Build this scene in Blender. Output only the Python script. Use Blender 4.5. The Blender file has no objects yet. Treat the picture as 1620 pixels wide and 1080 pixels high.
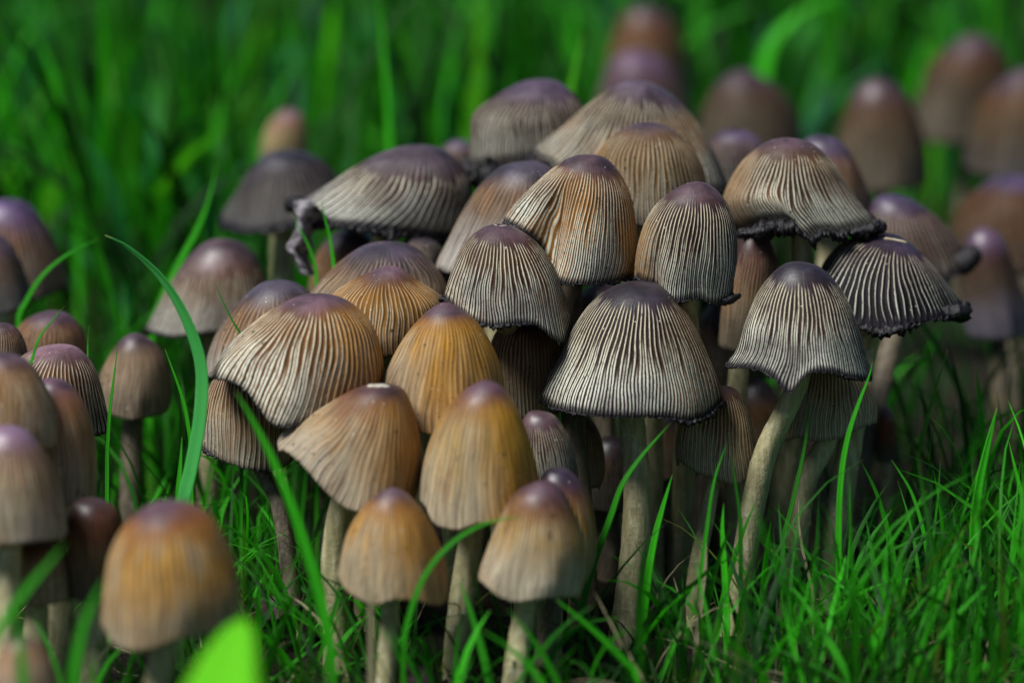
import bpy, math, random
import numpy as np
from mathutils import Vector

# ------------------------------------------------------------------ camera, sky, sun, exposure
CM = 0.01                                   # everything below is worked out in centimetres, stored in metres
PITCH = math.radians(12.0); CAM_H = 13.9; LENS = 100.0
K = 36.0 / 1620.0 / LENS                    # tangent of one photograph pixel
CAM = np.array([0.0, 0.0, CAM_H])
FWD = np.array([0.0, math.cos(PITCH), -math.sin(PITCH)])
UP = np.array([0.0, math.sin(PITCH), math.cos(PITCH)])
RIGHT = np.array([1.0, 0.0, 0.0])
SUN_EL, SUN_AZ = 57.0, 240.0                # compass style: 0 = +Y (away from the camera), clockwise seen from above
scene = bpy.context.scene
col = scene.collection

cam_data = bpy.data.cameras.new('camera')
cam_data.lens = LENS; cam_data.sensor_width = 36.0; cam_data.sensor_fit = 'HORIZONTAL'
cam_data.clip_start = 0.01; cam_data.clip_end = 200.0
cam_data.dof.use_dof = True; cam_data.dof.focus_distance = 0.446; cam_data.dof.aperture_fstop = 10.5
cam_data.dof.aperture_blades = 0
cam = bpy.data.objects.new('camera', cam_data); col.objects.link(cam)
cam.location = CAM * CM; cam.rotation_euler = (math.pi / 2 - PITCH, 0, 0)
scene.camera = cam

world = bpy.data.worlds.new('World'); scene.world = world; world.use_nodes = True
wn = world.node_tree; wn.nodes.clear()
wo = wn.nodes.new('ShaderNodeOutputWorld'); bg = wn.nodes.new('ShaderNodeBackground'); sky = wn.nodes.new('ShaderNodeTexSky')
sky.sky_type = 'NISHITA'; sky.sun_disc = False
sky.sun_elevation = math.radians(SUN_EL); sky.sun_rotation = math.radians(SUN_AZ)
sky.air_density = 1.0; sky.dust_density = 0.6; sky.ozone_density = 1.6
bg.inputs['Strength'].default_value = 0.05
wn.links.new(sky.outputs[0], bg.inputs[0]); wn.links.new(bg.outputs[0], wo.inputs[0])

sun_data = bpy.data.lights.new('sun', 'SUN'); sun_data.energy = 4.6; sun_data.angle = math.radians(26.0)
sun_data.color = (1.0, 0.985, 0.96)
sun = bpy.data.objects.new('sun', sun_data); col.objects.link(sun)
_az, _el = math.radians(SUN_AZ), math.radians(SUN_EL)
_to_sun = Vector((math.sin(_az) * math.cos(_el), math.cos(_az) * math.cos(_el), math.sin(_el)))
sun.rotation_euler = _to_sun.to_track_quat('Z', 'Y').to_euler()
sun.location = _to_sun * 2

scene.view_settings.view_transform = 'Standard'; scene.view_settings.look = 'None'
scene.view_settings.gamma = 1.0; scene.view_settings.use_curve_mapping = False
scene.view_settings.exposure = 0.0
scene.render.engine = 'CYCLES'
scene.cycles.use_denoising = True
scene.cycles.max_bounces = 6; scene.cycles.diffuse_bounces = 3; scene.cycles.glossy_bounces = 2
scene.cycles.transmission_bounces = 4; scene.cycles.transparent_max_bounces = 4

RNG = np.random.default_rng(11)
random.seed(5)

# ------------------------------------------------------------------ geometry helpers
def at(px, py, d):
    px, py, d = np.broadcast_arrays(np.asarray(px, float), np.asarray(py, float), np.asarray(d, float))
    return (CAM + d[..., None] * FWD + ((px - 810) * K * d)[..., None] * RIGHT + ((540 - py) * K * d)[..., None] * UP)

def project(P):
    q = P - CAM
    d = q @ FWD
    return 810 + (q @ RIGHT) / (K * d), 540 - (q @ UP) / (K * d), d

def gz(x, y):                                # height of the soil
    x = np.asarray(x, float); y = np.asarray(y, float)
    return 0.16 * np.sin(x * .31 + 1.3) * np.cos(y * .23) + 0.07 * np.sin(x * .9 + y * .7) + 0.04 * np.sin(x * 2.1 - y * 1.7)

def ground_at(px, d):
    y = (d - CAM_H * math.sin(PITCH)) / math.cos(PITCH)
    x = (px - 810) * K * d
    return np.array([x, y, float(gz(x, y))])

def smooth(pts, n=160, pre=None, post=None):
    """Catmull-Rom through the points, resampled by length."""
    P = [np.array(p, float) for p in pts]
    a = np.array(pre, float) if pre is not None else 2 * P[0] - P[1]
    b = np.array(post, float) if post is not None else 2 * P[-1] - P[-2]
    Q = [a] + P + [b]
    out = []
    for i in range(1, len(Q) - 2):
        p0, p1, p2, p3 = Q[i - 1], Q[i], Q[i + 1], Q[i + 2]
        l = max(np.linalg.norm(p2 - p1), 1e-6)
        m1 = (p2 - p0) / max(np.linalg.norm(p2 - p1) + np.linalg.norm(p1 - p0), 1e-6) * l
        m2 = (p3 - p1) / max(np.linalg.norm(p3 - p2) + np.linalg.norm(p2 - p1), 1e-6) * l
        for t in np.linspace(0, 1, 12, endpoint=False):
            h00 = 2*t**3 - 3*t**2 + 1; h10 = t**3 - 2*t**2 + t; h01 = -2*t**3 + 3*t**2; h11 = t**3 - t**2
            out.append(h00 * p1 + h10 * m1 + h01 * p2 + h11 * m2)
    out.append(P[-1]); out = np.array(out)
    s = np.r_[0, np.cumsum(np.linalg.norm(np.diff(out, axis=0), axis=1))]
    u = np.linspace(0, s[-1], n)
    return np.stack([np.interp(u, s, out[:, k]) for k in range(out.shape[1])], 1)

def sstep(a, b, x):
    t = np.clip((x - a) / (b - a), 0, 1); return t * t * (3 - 2 * t)

def mesh_obj(name, V, F, mat, parent=None, uv=None, smooth_=True, attrs=None):
    me = bpy.data.meshes.new(name)
    V = np.asarray(V, dtype=np.float32) * CM
    F = np.asarray(F, dtype=np.int32)
    me.vertices.add(len(V)); me.vertices.foreach_set('co', V.ravel())
    n = F.shape[1]
    me.loops.add(F.size); me.loops.foreach_set('vertex_index', F.ravel())
    me.polygons.add(len(F)); me.polygons.foreach_set('loop_start', np.arange(0, F.size, n, dtype=np.int32))
    me.polygons.foreach_set('loop_total', np.full(len(F), n, dtype=np.int32))
    me.polygons.foreach_set('use_smooth', np.full(len(F), smooth_))
    if uv is not None:
        l = me.uv_layers.new(name='UVMap'); l.data.foreach_set('uv', np.asarray(uv, np.float32).ravel())
    if attrs:
        for k, v in attrs.items():
            a = me.attributes.new(k, 'FLOAT', 'POINT'); a.data.foreach_set('value', np.asarray(v, np.float32).ravel())
    me.update(calc_edges=True)
    me.materials.append(mat)
    o = bpy.data.objects.new(name, me); col.objects.link(o)
    if parent is not None:
        o.parent = parent
        o.matrix_parent_inverse = parent.matrix_basis.inverted()
    return o

def grid_faces(nr, nc, closed=True):
    i = np.arange(nr - 1)[:, None]; j = np.arange(nc if closed else nc - 1)[None, :]
    j2 = (j + 1) % nc
    return np.stack([i * nc + j, (i + 1) * nc + j, (i + 1) * nc + j2, i * nc + j2], -1).reshape(-1, 4)

def grid_uv(nr, nc, U, Vv, period):
    """corner uvs for a closed grid; U holds one value per column (or grid), wraps by adding the period"""
    i = np.arange(nr - 1)[:, None]; j = np.arange(nc)[None, :]
    j2 = (j + 1) % nc; wrap = (j2 == 0) * period
    i = i + 0 * j; j = j + 0 * i; j2 = j2 + 0 * i; wrap = wrap + 0 * i
    def c(a, b, w): return np.stack([U[a, b] + w, Vv[a, b]], -1)
    return np.stack([c(i, j, 0), c(i + 1, j, 0), c(i + 1, j2, wrap), c(i, j2, wrap)], 2).reshape(-1, 2)

def wob(theta, seed, n=5, lo=1):
    r = np.random.default_rng(seed); out = 0
    for k in range(lo, lo + n):
        out = out + r.normal() * np.cos(k * theta + r.uniform(0, 6.28)) / math.sqrt(n)
    return out

# ------------------------------------------------------------------ node helpers
class NT:
    def __init__(self, name):
        self.mat = bpy.data.materials.new(name); self.mat.use_nodes = True
        self.t = self.mat.node_tree; self.t.nodes.clear()
        self.out = self.t.nodes.new('ShaderNodeOutputMaterial')
    def n(self, typ, **kw):
        x = self.t.nodes.new(typ)
        for k, v in kw.items(): setattr(x, k, v)
        return x
    def put(self, sock, v):
        if hasattr(v, 'is_output'): self.t.links.new(v, sock)
        elif v is not None:
            if isinstance(v, (tuple, list)) and len(v) == 3 and sock.type == 'RGBA': v = (*v, 1)
            sock.default_value = v
    def m(self, op, a, b=None, c=None, clamp=False):
        x = self.n('ShaderNodeMath', operation=op, use_clamp=clamp)
        for i, v in enumerate((a, b, c)): self.put(x.inputs[i], v) if v is not None else None
        return x.outputs[0]
    def mix(self, f, a, b, mode='MIX'):
        x = self.n('ShaderNodeMix', data_type='RGBA', blend_type=mode)
        self.put(x.inputs[0], f); self.put(x.inputs[6], a); self.put(x.inputs[7], b)
        return x.outputs[2]
    def ss(self, v, a, b, lo=0.0, hi=1.0):
        x = self.n('ShaderNodeMapRange', interpolation_type='SMOOTHSTEP')
        self.put(x.inputs[0], v); self.put(x.inputs[1], a); self.put(x.inputs[2], b); self.put(x.inputs[3], lo); self.put(x.inputs[4], hi)
        return x.outputs[0]
    def noise(self, vec, scale, detail=3, rough=.55, dim='3D'):
        x = self.n('ShaderNodeTexNoise', noise_dimensions=dim)
        if dim == '1D': self.put(x.inputs['W'], vec)
        elif vec is not None: self.put(x.inputs['Vector'], vec)
        self.put(x.inputs['Scale'], scale); self.put(x.inputs['Detail'], detail); self.put(x.inputs['Roughness'], rough)
        return x.outputs[0]
    def coord(self): return self.n('ShaderNodeTexCoord').outputs['Object']
    def bump(self, h, strength, dist):
        x = self.n('ShaderNodeBump'); self.put(x.inputs['Strength'], strength); self.put(x.inputs['Distance'], dist); self.put(x.inputs['Height'], h)
        return x.outputs[0]
    def principled(self, color, rough, normal=None, spec=0.5, **kw):
        b = self.n('ShaderNodeBsdfPrincipled')
        self.put(b.inputs['Base Color'], color); self.put(b.inputs['Roughness'], rough); self.put(b.inputs['Specular IOR Level'], spec)
        if normal is not None: self.put(b.inputs['Normal'], normal)
        for k, v in kw.items(): self.put(b.inputs[k], v)
        return b.outputs[0]
    def done(self, sh):
        self.t.links.new(sh, self.out.inputs[0]); return self.mat

DISK = (0.070, 0.036, 0.044); DISK_BLUE = (0.022, 0.015, 0.025)
GOLD = (0.46, 0.215, 0.035); BROWN = (0.17, 0.082, 0.040); TAN = (0.36, 0.27, 0.165); GREY = (0.27, 0.23, 0.19)
PLUM = (0.042, 0.021, 0.032); RIDGE = (0.86, 0.88, 0.72); RIDGE_UP = (0.74, 0.66, 0.46); PALE = (0.50, 0.45, 0.36); DARK = (0.045, 0.032, 0.040)

# kind: stripes, disk end, disk, upper, mid, low colours, strength of secondary stripes, dark edge
STYLES = {
    'striped':   dict(rw=.03, k=1.0, d0=.14, d1=.34, disk=DISK, up=(0.085, .038, .034), mid=(0.075, .035, .026), low=PLUM, edge=.8),
    'bluedisk':  dict(rw=.05, k=1.0, d0=.12, d1=.34, disk=DISK_BLUE, up=(0.045, .026, .030), mid=(0.070, .038, .026), low=PLUM, edge=.9),
    'goldstripe':dict(k=.8, d0=.14, d1=.30, disk=(.13, .062, .085), up=(0.17, .072, .020), mid=(0.28, .13, .016), low=(.22, .115, .03), edge=.5),
    'gold':      dict(band=.7, k=.22, d0=.13, d1=.32, disk=(.055, .026, .036), up=(0.20, .078, .016), mid=(0.40, .205, .022), low=(.32, .26, .15), edge=.15),
    'young':     dict(band=.7, k=.20, d0=.10, d1=.30, disk=(.062, .028, .038), up=(0.18, .072, .020), mid=(0.39, .22, .045), low=(.43, .36, .235), edge=.1),
    'brown':     dict(k=.38, d0=.12, d1=.34, disk=(.05, .028, .036), up=(0.14, .062, .03), mid=(0.22, .12, .05), low=(.25, .18, .11), edge=.4),
    'tan':       dict(k=.6, d0=.06, d1=.24, disk=(.06, .03, .028), up=(0.25, .14, .06), mid=(0.36, .24, .12), low=(.40, .31, .19), edge=.3),
    'grey':      dict(k=.25, d0=.2, d1=.5, disk=(.04, .03, .045), up=(0.075, .05, .04), mid=(0.14, .10, .075), low=(.34, .31, .28), edge=.5),
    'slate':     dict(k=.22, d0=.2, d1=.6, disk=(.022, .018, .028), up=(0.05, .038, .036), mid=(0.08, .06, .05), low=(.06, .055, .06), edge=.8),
    'purple':    dict(rw=.15, late=.3, k=.40, d0=.2, d1=.5, disk=(.045, .028, .062), up=(0.05, .028, .04), mid=(0.035, .022, .025), low=(.025, .02, .028), edge=.8, flank=.1),
    'inky':      dict(rw=.20, late=.45, k=.72, d0=.2, d1=.42, disk=(.03, .018, .038), up=(0.03, .017, .024), mid=(0.016, .010, .014), low=(.008, .007, .010), edge=1.0),
    'silver':    dict(k=.62, d0=.30, d1=.55, disk=(.05, .032, .042), up=(0.085, .05, .04), mid=(0.10, .075, .065), low=(.11, .10, .11), edge=.9, flank=.15),
    'blurbrown': dict(flank=0.0, k=.08, d0=.1, d1=.35, disk=(.05, .025, .034), up=(0.13, .055, .022), mid=(0.15, .09, .042), low=(.13, .105, .075), edge=.2),
}

def cap_material(style, N, seed, **over):
    p = dict(STYLES[style]); p.update(over)
    if style in ('striped', 'bluedisk', 'silver', 'goldstripe', 'tan'):      # older skins are a shade darker between their striae
        for q_ in ('up', 'mid', 'low'): p[q_] = tuple(v * (.62 if style in ('striped', 'bluedisk') else .75) for v in p[q_])
    g = NT('cap_skin')
    r = np.random.default_rng(seed)
    uv = g.n('ShaderNodeUVMap').outputs[0]
    sep = g.n('ShaderNodeSeparateXYZ'); g.put(sep.inputs[0], uv)
    x, t = sep.outputs[0], sep.outputs[1]
    co0 = g.coord()
    mp = g.n('ShaderNodeMapping'); g.put(mp.inputs[0], co0); mp.inputs['Location'].default_value = tuple(r.uniform(-3, 3, 3))
    co = mp.outputs[0]
    big = g.noise(co, 70, 3); fine = g.noise(co, 900, 3, .7); med = g.noise(co, 260, 3)
    bigc = g.m('SUBTRACT', big, .5); medc = g.m('SUBTRACT', med, .5); finec = g.m('SUBTRACT', fine, .5)
    # wobble of the striae
    xw = g.m('ADD', x, g.m('MULTIPLY', medc, .22)); xw = g.m('ADD', xw, g.m('MULTIPLY', finec, .16))
    idw = g.n('ShaderNodeTexWhiteNoise', noise_dimensions='1D'); g.put(idw.inputs['W'], g.m('ROUND', x)); rnd = idw.outputs[0]
    idh = g.n('ShaderNodeTexWhiteNoise', noise_dimensions='1D'); g.put(idh.inputs['W'], g.m('FLOOR', g.m('ADD', x, 100.0))); rndh = idh.outputs[0]
    wv = g.m('COSINE', g.m('MULTIPLY', xw, 2 * math.pi))         # 1 on each primary ridge
    wv2 = g.m('MULTIPLY', wv, -1.0)                              # secondary ridges between them
    s0 = p['d0'] + .10
    start = g.m('ADD', s0, g.m('MULTIPLY', rnd, .11))
    on1 = g.ss(g.m('SUBTRACT', t, start), 0.0, .07)
    start2 = g.m('ADD', .42 + p.get('late', 0.0), g.m('MULTIPLY', rndh, .34))
    on2 = g.ss(g.m('SUBTRACT', t, start2), 0.0, .16)
    w1 = g.m('ADD', .44 + p.get('rw', 0.0), g.m('MULTIPLY', t, .30)); w1 = g.m('ADD', w1, g.m('MULTIPLY', rnd, .16))
    ridge1 = g.m('MULTIPLY', g.ss(wv, g.m('SUBTRACT', w1, .20), g.m('ADD', w1, .10)), on1)
    ridge2 = g.m('MULTIPLY', g.ss(wv2, .66, .92), on2)
    ridge = g.m('MAXIMUM', ridge1, ridge2)
    # crumbly ridges, brightness varying from place to place
    crumb = g.ss(fine, .30, .52, .55, 1.0)
    patch = g.ss(g.noise(co, 110, 3), .32, .58, .42, 1.0)
    kk = g.m('MULTIPLY', g.m('MULTIPLY', ridge, crumb), g.m('MULTIPLY', patch, p['k']))
    # ground colour along the cap
    tt = g.m('ADD', t, g.m('MULTIPLY', bigc, .46)); tt = g.m('ADD', tt, g.m('MULTIPLY', medc, .10))
    dk = tuple(q * .55 for q in p['disk']); lt = tuple(q * 1.7 + .012 for q in p['disk'])
    disk = g.mix(g.ss(g.noise(co, 150, 5, .65), .34, .66), dk, lt)
    c = g.mix(g.ss(tt, p['d0'] + .02, p['d1'] + .05), disk, p['up'])
    c = g.mix(g.ss(tt, p['d1'] - .02, p['d1'] + .24), c, p['mid'])
    c = g.mix(g.ss(tt, .58, .96), c, p['low'])
    # side to side colour drift: ochre on one flank
    fl = g.noise(co, 38, 2)
    gold_amt = p.get('flank', .35)
    c = g.mix(g.m('MULTIPLY', g.ss(fl, .48, .60), g.m('MULTIPLY', g.ss(t, .22, .45), gold_amt)), c, (0.34, 0.15, 0.022))
    if p.get('band', 0) > 0:
        cb = g.n('ShaderNodeCombineXYZ'); g.put(cb.inputs[0], g.m('MULTIPLY', x, .16)); g.put(cb.inputs[1], g.m('MULTIPLY', t, 1.1)); g.put(cb.inputs[2], float(seed % 17))
        bn = g.noise(cb.outputs[0], 1.6, 4, .6)
        c = g.mix(g.m('MULTIPLY', g.ss(bn, .44, .62), g.m('MULTIPLY', g.ss(t, .30, .5), p['band'])), c, (.33, .27, .175))
        c = g.mix(g.m('MULTIPLY', g.ss(bn, .46, .34), g.m('MULTIPLY', g.ss(t, .15, .3), p['band'] * .6)), c, (.20, .085, .022))
    fk = None
    if 'gx' in p:
        xs_ = g.n('ShaderNodeSeparateXYZ'); g.put(xs_.inputs[0], co0)
        a_, b_ = p['gx']
        xx = g.m('ADD', xs_.outputs[0], g.m('MULTIPLY', bigc, .008))
        sgn = 1.0 if b_ > a_ else -1.0
        fk = g.m('MULTIPLY', g.ss(g.m('MULTIPLY', xx, sgn), a_ * sgn, b_ * sgn), g.m('MULTIPLY', g.ss(t, .16, .36), p.get('gk', .85)))
        c = g.mix(fk, c, p.get('gc', (0.36, 0.165, 0.022)))
        kk = g.m('MULTIPLY', kk, g.m('SUBTRACT', 1.0, g.m('MULTIPLY', fk, .72)))
    # streaks that follow the striae
    comb = g.n('ShaderNodeCombineXYZ'); g.put(comb.inputs[0], g.m('MULTIPLY', x, 1.6)); g.put(comb.inputs[1], g.m('MULTIPLY', t, 3.0))
    streak = g.noise(comb.outputs[0], 1.0, 4, .6)
    c = g.mix(g.m('MULTIPLY', g.ss(t, .10, .35), .75), c, g.mix(g.ss(streak, .30, .66), (.36, .32, .28), (1.35, 1.32, 1.30)), 'MULTIPLY')
    groove = g.m('MULTIPLY', g.m('MULTIPLY', g.ss(wv2, .1, .95), on1), .55)
    c = g.mix(groove if p['k'] > .45 else g.m('MULTIPLY', groove, .6), c, g.mix(1.0, c, (.16, .11, .16), 'MULTIPLY'))
    c = g.mix(kk, c, g.mix(p.get('ridge_tint', .10), g.mix(g.ss(tt, .35, .85), RIDGE_UP, RIDGE), p['mid']))
    # pits and flecks
    c = g.mix(g.m('MULTIPLY', g.ss(fine, .60, .72), g.m('MULTIPLY', g.ss(t, .3, .6), .45)), c, (.03, .02, .02))
    vo = g.n('ShaderNodeTexVoronoi'); g.put(vo.inputs['Vector'], co); g.put(vo.inputs['Scale'], 900.0)
    fleck = g.m('MULTIPLY', g.ss(vo.outputs['Distance'], .16, .06), g.ss(g.noise(co, 330, 1), .58, .64))
    fleck = g.m('MULTIPLY', fleck, p.get('fleck', .7))
    c = g.mix(fleck, c, (.75, .68, .58))
    vd = g.n('ShaderNodeTexVoronoi'); g.put(vd.inputs['Vector'], co); g.put(vd.inputs['Scale'], 560.0)
    speck = g.m('MULTIPLY', g.ss(vd.outputs['Distance'], .20, .10), g.ss(g.noise(co, 210, 2), .56, .62))
    c = g.mix(g.m('MULTIPLY', speck, .8), c, (.02, .014, .010))
    edge = g.ss(g.m('ADD', t, g.m('ADD', g.m('MULTIPLY', finec, .06), g.m('MULTIPLY', medc, p.get('bleed', 0.0) * 1.2))), .955 - p.get('bleed', 0.0), .992 - p.get('bleed', 0.0) * .5, 0.0, p['edge'])
    c = g.mix(edge, c, (.010, .008, .012))
    hgt = g.m('ADD', g.m('MULTIPLY', g.m('MAXIMUM', g.m('MULTIPLY', wv, on1), g.m('MULTIPLY', wv2, on2)), .6 * (0.15 + .85 * p['k'])), g.m('MULTIPLY', fine, .55))
    hgt = g.m('ADD', hgt, g.m('MULTIPLY', streak, .35))
    nrm = g.bump(hgt, .8, .00013)
    rough = g.m('ADD', g.ss(t, .15, .5, .42, .60), g.m('MULTIPLY', finec, .25))
    top = g.ss(t, p['d0'], p['d0'] + .25, 1.0, 0.0)
    return g.done(g.principled(c, rough, nrm, g.m('ADD', .14, g.m('MULTIPLY', top, .75)), **{'Coat Weight': g.m('MULTIPLY', top, .04), 'Coat Roughness': .38}))

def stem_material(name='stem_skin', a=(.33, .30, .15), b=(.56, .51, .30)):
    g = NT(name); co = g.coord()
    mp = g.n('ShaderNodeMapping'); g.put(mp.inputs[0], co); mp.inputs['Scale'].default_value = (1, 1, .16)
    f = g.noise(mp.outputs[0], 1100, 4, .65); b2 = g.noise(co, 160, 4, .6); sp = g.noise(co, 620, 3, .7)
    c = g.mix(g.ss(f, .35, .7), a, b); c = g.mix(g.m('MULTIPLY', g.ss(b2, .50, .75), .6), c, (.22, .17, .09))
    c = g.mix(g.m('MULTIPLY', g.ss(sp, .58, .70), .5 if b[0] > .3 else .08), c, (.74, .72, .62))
    geo = g.n('ShaderNodeNewGeometry')
    return g.done(g.principled(c, .6, g.bump(g.m('ADD', f, sp), .7, .0003), .35))

def simple(name, c1, c2, scale, rough=.6, bump=.4, dist=.0003, spec=.4):
    g = NT(name); co = g.coord(); n = g.noise(co, scale, 4, .6)
    return g.done(g.principled(g.mix(g.ss(n, .3, .7), c1, c2), rough, g.bump(n, bump, dist), spec))

def grass_material(name, dark, light, dry=None, transl=.36):
    g = NT(name)
    a = g.n('ShaderNodeAttribute', attribute_name='tone').outputs['Fac']
    l = g.n('ShaderNodeAttribute', attribute_name='along').outputs['Fac']
    w = g.n('ShaderNodeAttribute', attribute_name='across').outputs['Fac']
    co = g.coord(); n = g.noise(co, 120, 3)
    c = g.mix(a, dark, light)
    c = g.mix(g.ss(l, .0, .35, .6, 0.0), c, (.16, .20, .05))
    vein = g.m('COSINE', g.m('MULTIPLY', w, 42.0))
    c = g.mix(g.ss(vein, .2, 1.0, 0.0, .22), c, (.10, .42, .05))
    c = g.mix(g.m('MULTIPLY', g.ss(n, .58, .72), .35), c, (.02, .08, .012))
    if dry is not None: c = dry
    c = g.mix(g.ss(l, .975, 1.0, 0.0, .7), c, (.30, .22, .08))
    nrm = g.bump(vein, .35, .0001)
    p = g.principled(c, .45, nrm, .28)
    tr = g.n('ShaderNodeBsdfTranslucent'); g.put(tr.inputs[0], g.mix(1.0, c, (1.0, 1.25, .6), 'MULTIPLY'))
    mx = g.n('ShaderNodeMixShader'); g.put(mx.inputs[0], transl); g.t.links.new(p, mx.inputs[1]); g.t.links.new(tr.outputs[0], mx.inputs[2])
    return g.done(mx.outputs[0])

M_STEM = stem_material(); M_STEM_SHADED = stem_material('stem_skin_shaded', (.10, .08, .055), (.20, .165, .11))  # second stem skin: same stem, shade put into its colour
M_GILL = simple('gill_skin', (.012, .009, .011), (.035, .024, .026), 500, .7)
M_GILL_TAN = simple('young_gill_skin', (.06, .045, .035), (.16, .12, .09), 500, .7)
M_INK = simple('ink', (.004, .004, .006), (.014, .011, .014), 900, .48, .9, .0006, .4)
M_TORN = simple('torn_flesh', (.30, .26, .20), (.62, .58, .48), 700, .6, .6)
M_SLIT = simple('split_flesh', (.45, .36, .22), (.75, .66, .46), 700, .6)
M_GRASS = grass_material('grass_blade_skin', (.003, .032, .003), (.055, .58, .012))
M_GRASS_BG = grass_material('grass_blade_skin_far', (.0015, .010, .002), (.050, .54, .008))
M_DRY = grass_material('dry_grass_skin', (.2, .2, .1), (.3, .3, .1), dry=(.42, .36, .22), transl=.25)
M_LEAFBLADE = grass_material('wide_blade_skin', (.04, .30, .06), (.09, .55, .12), transl=.35)
M_BRIGHT = grass_material('bright_leaf_skin', (.06, .40, .008), (.17, .68, .02), transl=.55)

M_LIME = grass_material('lime_leaf_skin', (.25, .80, .02), (.30, .88, .03), transl=.6)

# ------------------------------------------------------------------ the ground
def build_ground():
    xs = np.r_[-2000, -800, -300, -120, -70, np.linspace(-45, 45, 181), 70, 120, 300, 800, 2000]
    ys = np.r_[-400, -60, 0, 15, np.linspace(25, 110, 171), 130, 160, 220, 400, 900, 2500, 4000]
    X, Y = np.meshgrid(xs, ys)
    r = np.random.default_rng(3)
    near = sstep(130, 100, Y) * sstep(70, 45, np.abs(X)) * sstep(15, 25, Y)
    Z = gz(X, Y) * near + r.normal(size=X.shape) * .07 * near - .05 * near
    V = np.stack([X, Y, Z], -1).reshape(-1, 3)
    g = NT('soil'); co = g.coord()
    n = g.noise(co, 90, 6, .7); n2 = g.noise(co, 500, 4, .7); far = g.n('ShaderNodeSeparateXYZ'); g.put(far.inputs[0], co)
    c = g.mix(g.ss(n, .35, .65), (.007, .005, .004), (.022, .015, .010)); c = g.mix(g.ss(n2, .58, .72), c, (.045, .034, .02))
    c = g.mix(g.m('MULTIPLY', g.ss(g.noise(co, 40, 4), .45, .6), .6), c, (.012, .045, .008))
    c = g.mix(g.ss(far.outputs[1], 1.6, 2.6), c, g.mix(n, (.004, .016, .003), (.008, .04, .005)))
    m = g.done(g.principled(c, .9, g.bump(g.m('ADD', n, n2), 1.0, .002), .2))
    o = mesh_obj('ground', V, grid_faces(len(ys), len(xs), False), m)
    o['kind'] = 'structure'; o['label'] = 'dark soil under the grass'
build_ground()

# ------------------------------------------------------------------ mushrooms
CAPS = []                                    # footprint and picture box of every cap, for keeping grass out of them

def tube(path, rad, ns=18, seed=0, rough=.04):
    path = np.asarray(path); n = len(path)
    T = np.gradient(path, axis=0); T /= np.linalg.norm(T, axis=1)[:, None]
    ref = np.array([0.3, 1.0, 0.05]); A = np.cross(T, ref); A /= np.linalg.norm(A, axis=1)[:, None]; B = np.cross(T, A)
    th = np.linspace(0, 2 * np.pi, ns, endpoint=False)
    r = np.random.default_rng(seed)
    prof = 1 + rough * wob(th, seed, 4, 2)[None, :] + rough * .5 * r.normal(size=(n, ns))
    R = np.asarray(rad)[:, None] * prof
    return path[:, None, :] + R[..., None] * (np.cos(th)[None, :, None] * A[:, None, :] + np.sin(th)[None, :, None] * B[:, None, :])

def bez(a, b, c, d, n):
    t = np.linspace(0, 1, n)[:, None]
    return (1-t)**3 * a + 3*(1-t)**2*t * b + 3*(1-t)*t*t * c + t**3 * d

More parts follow.
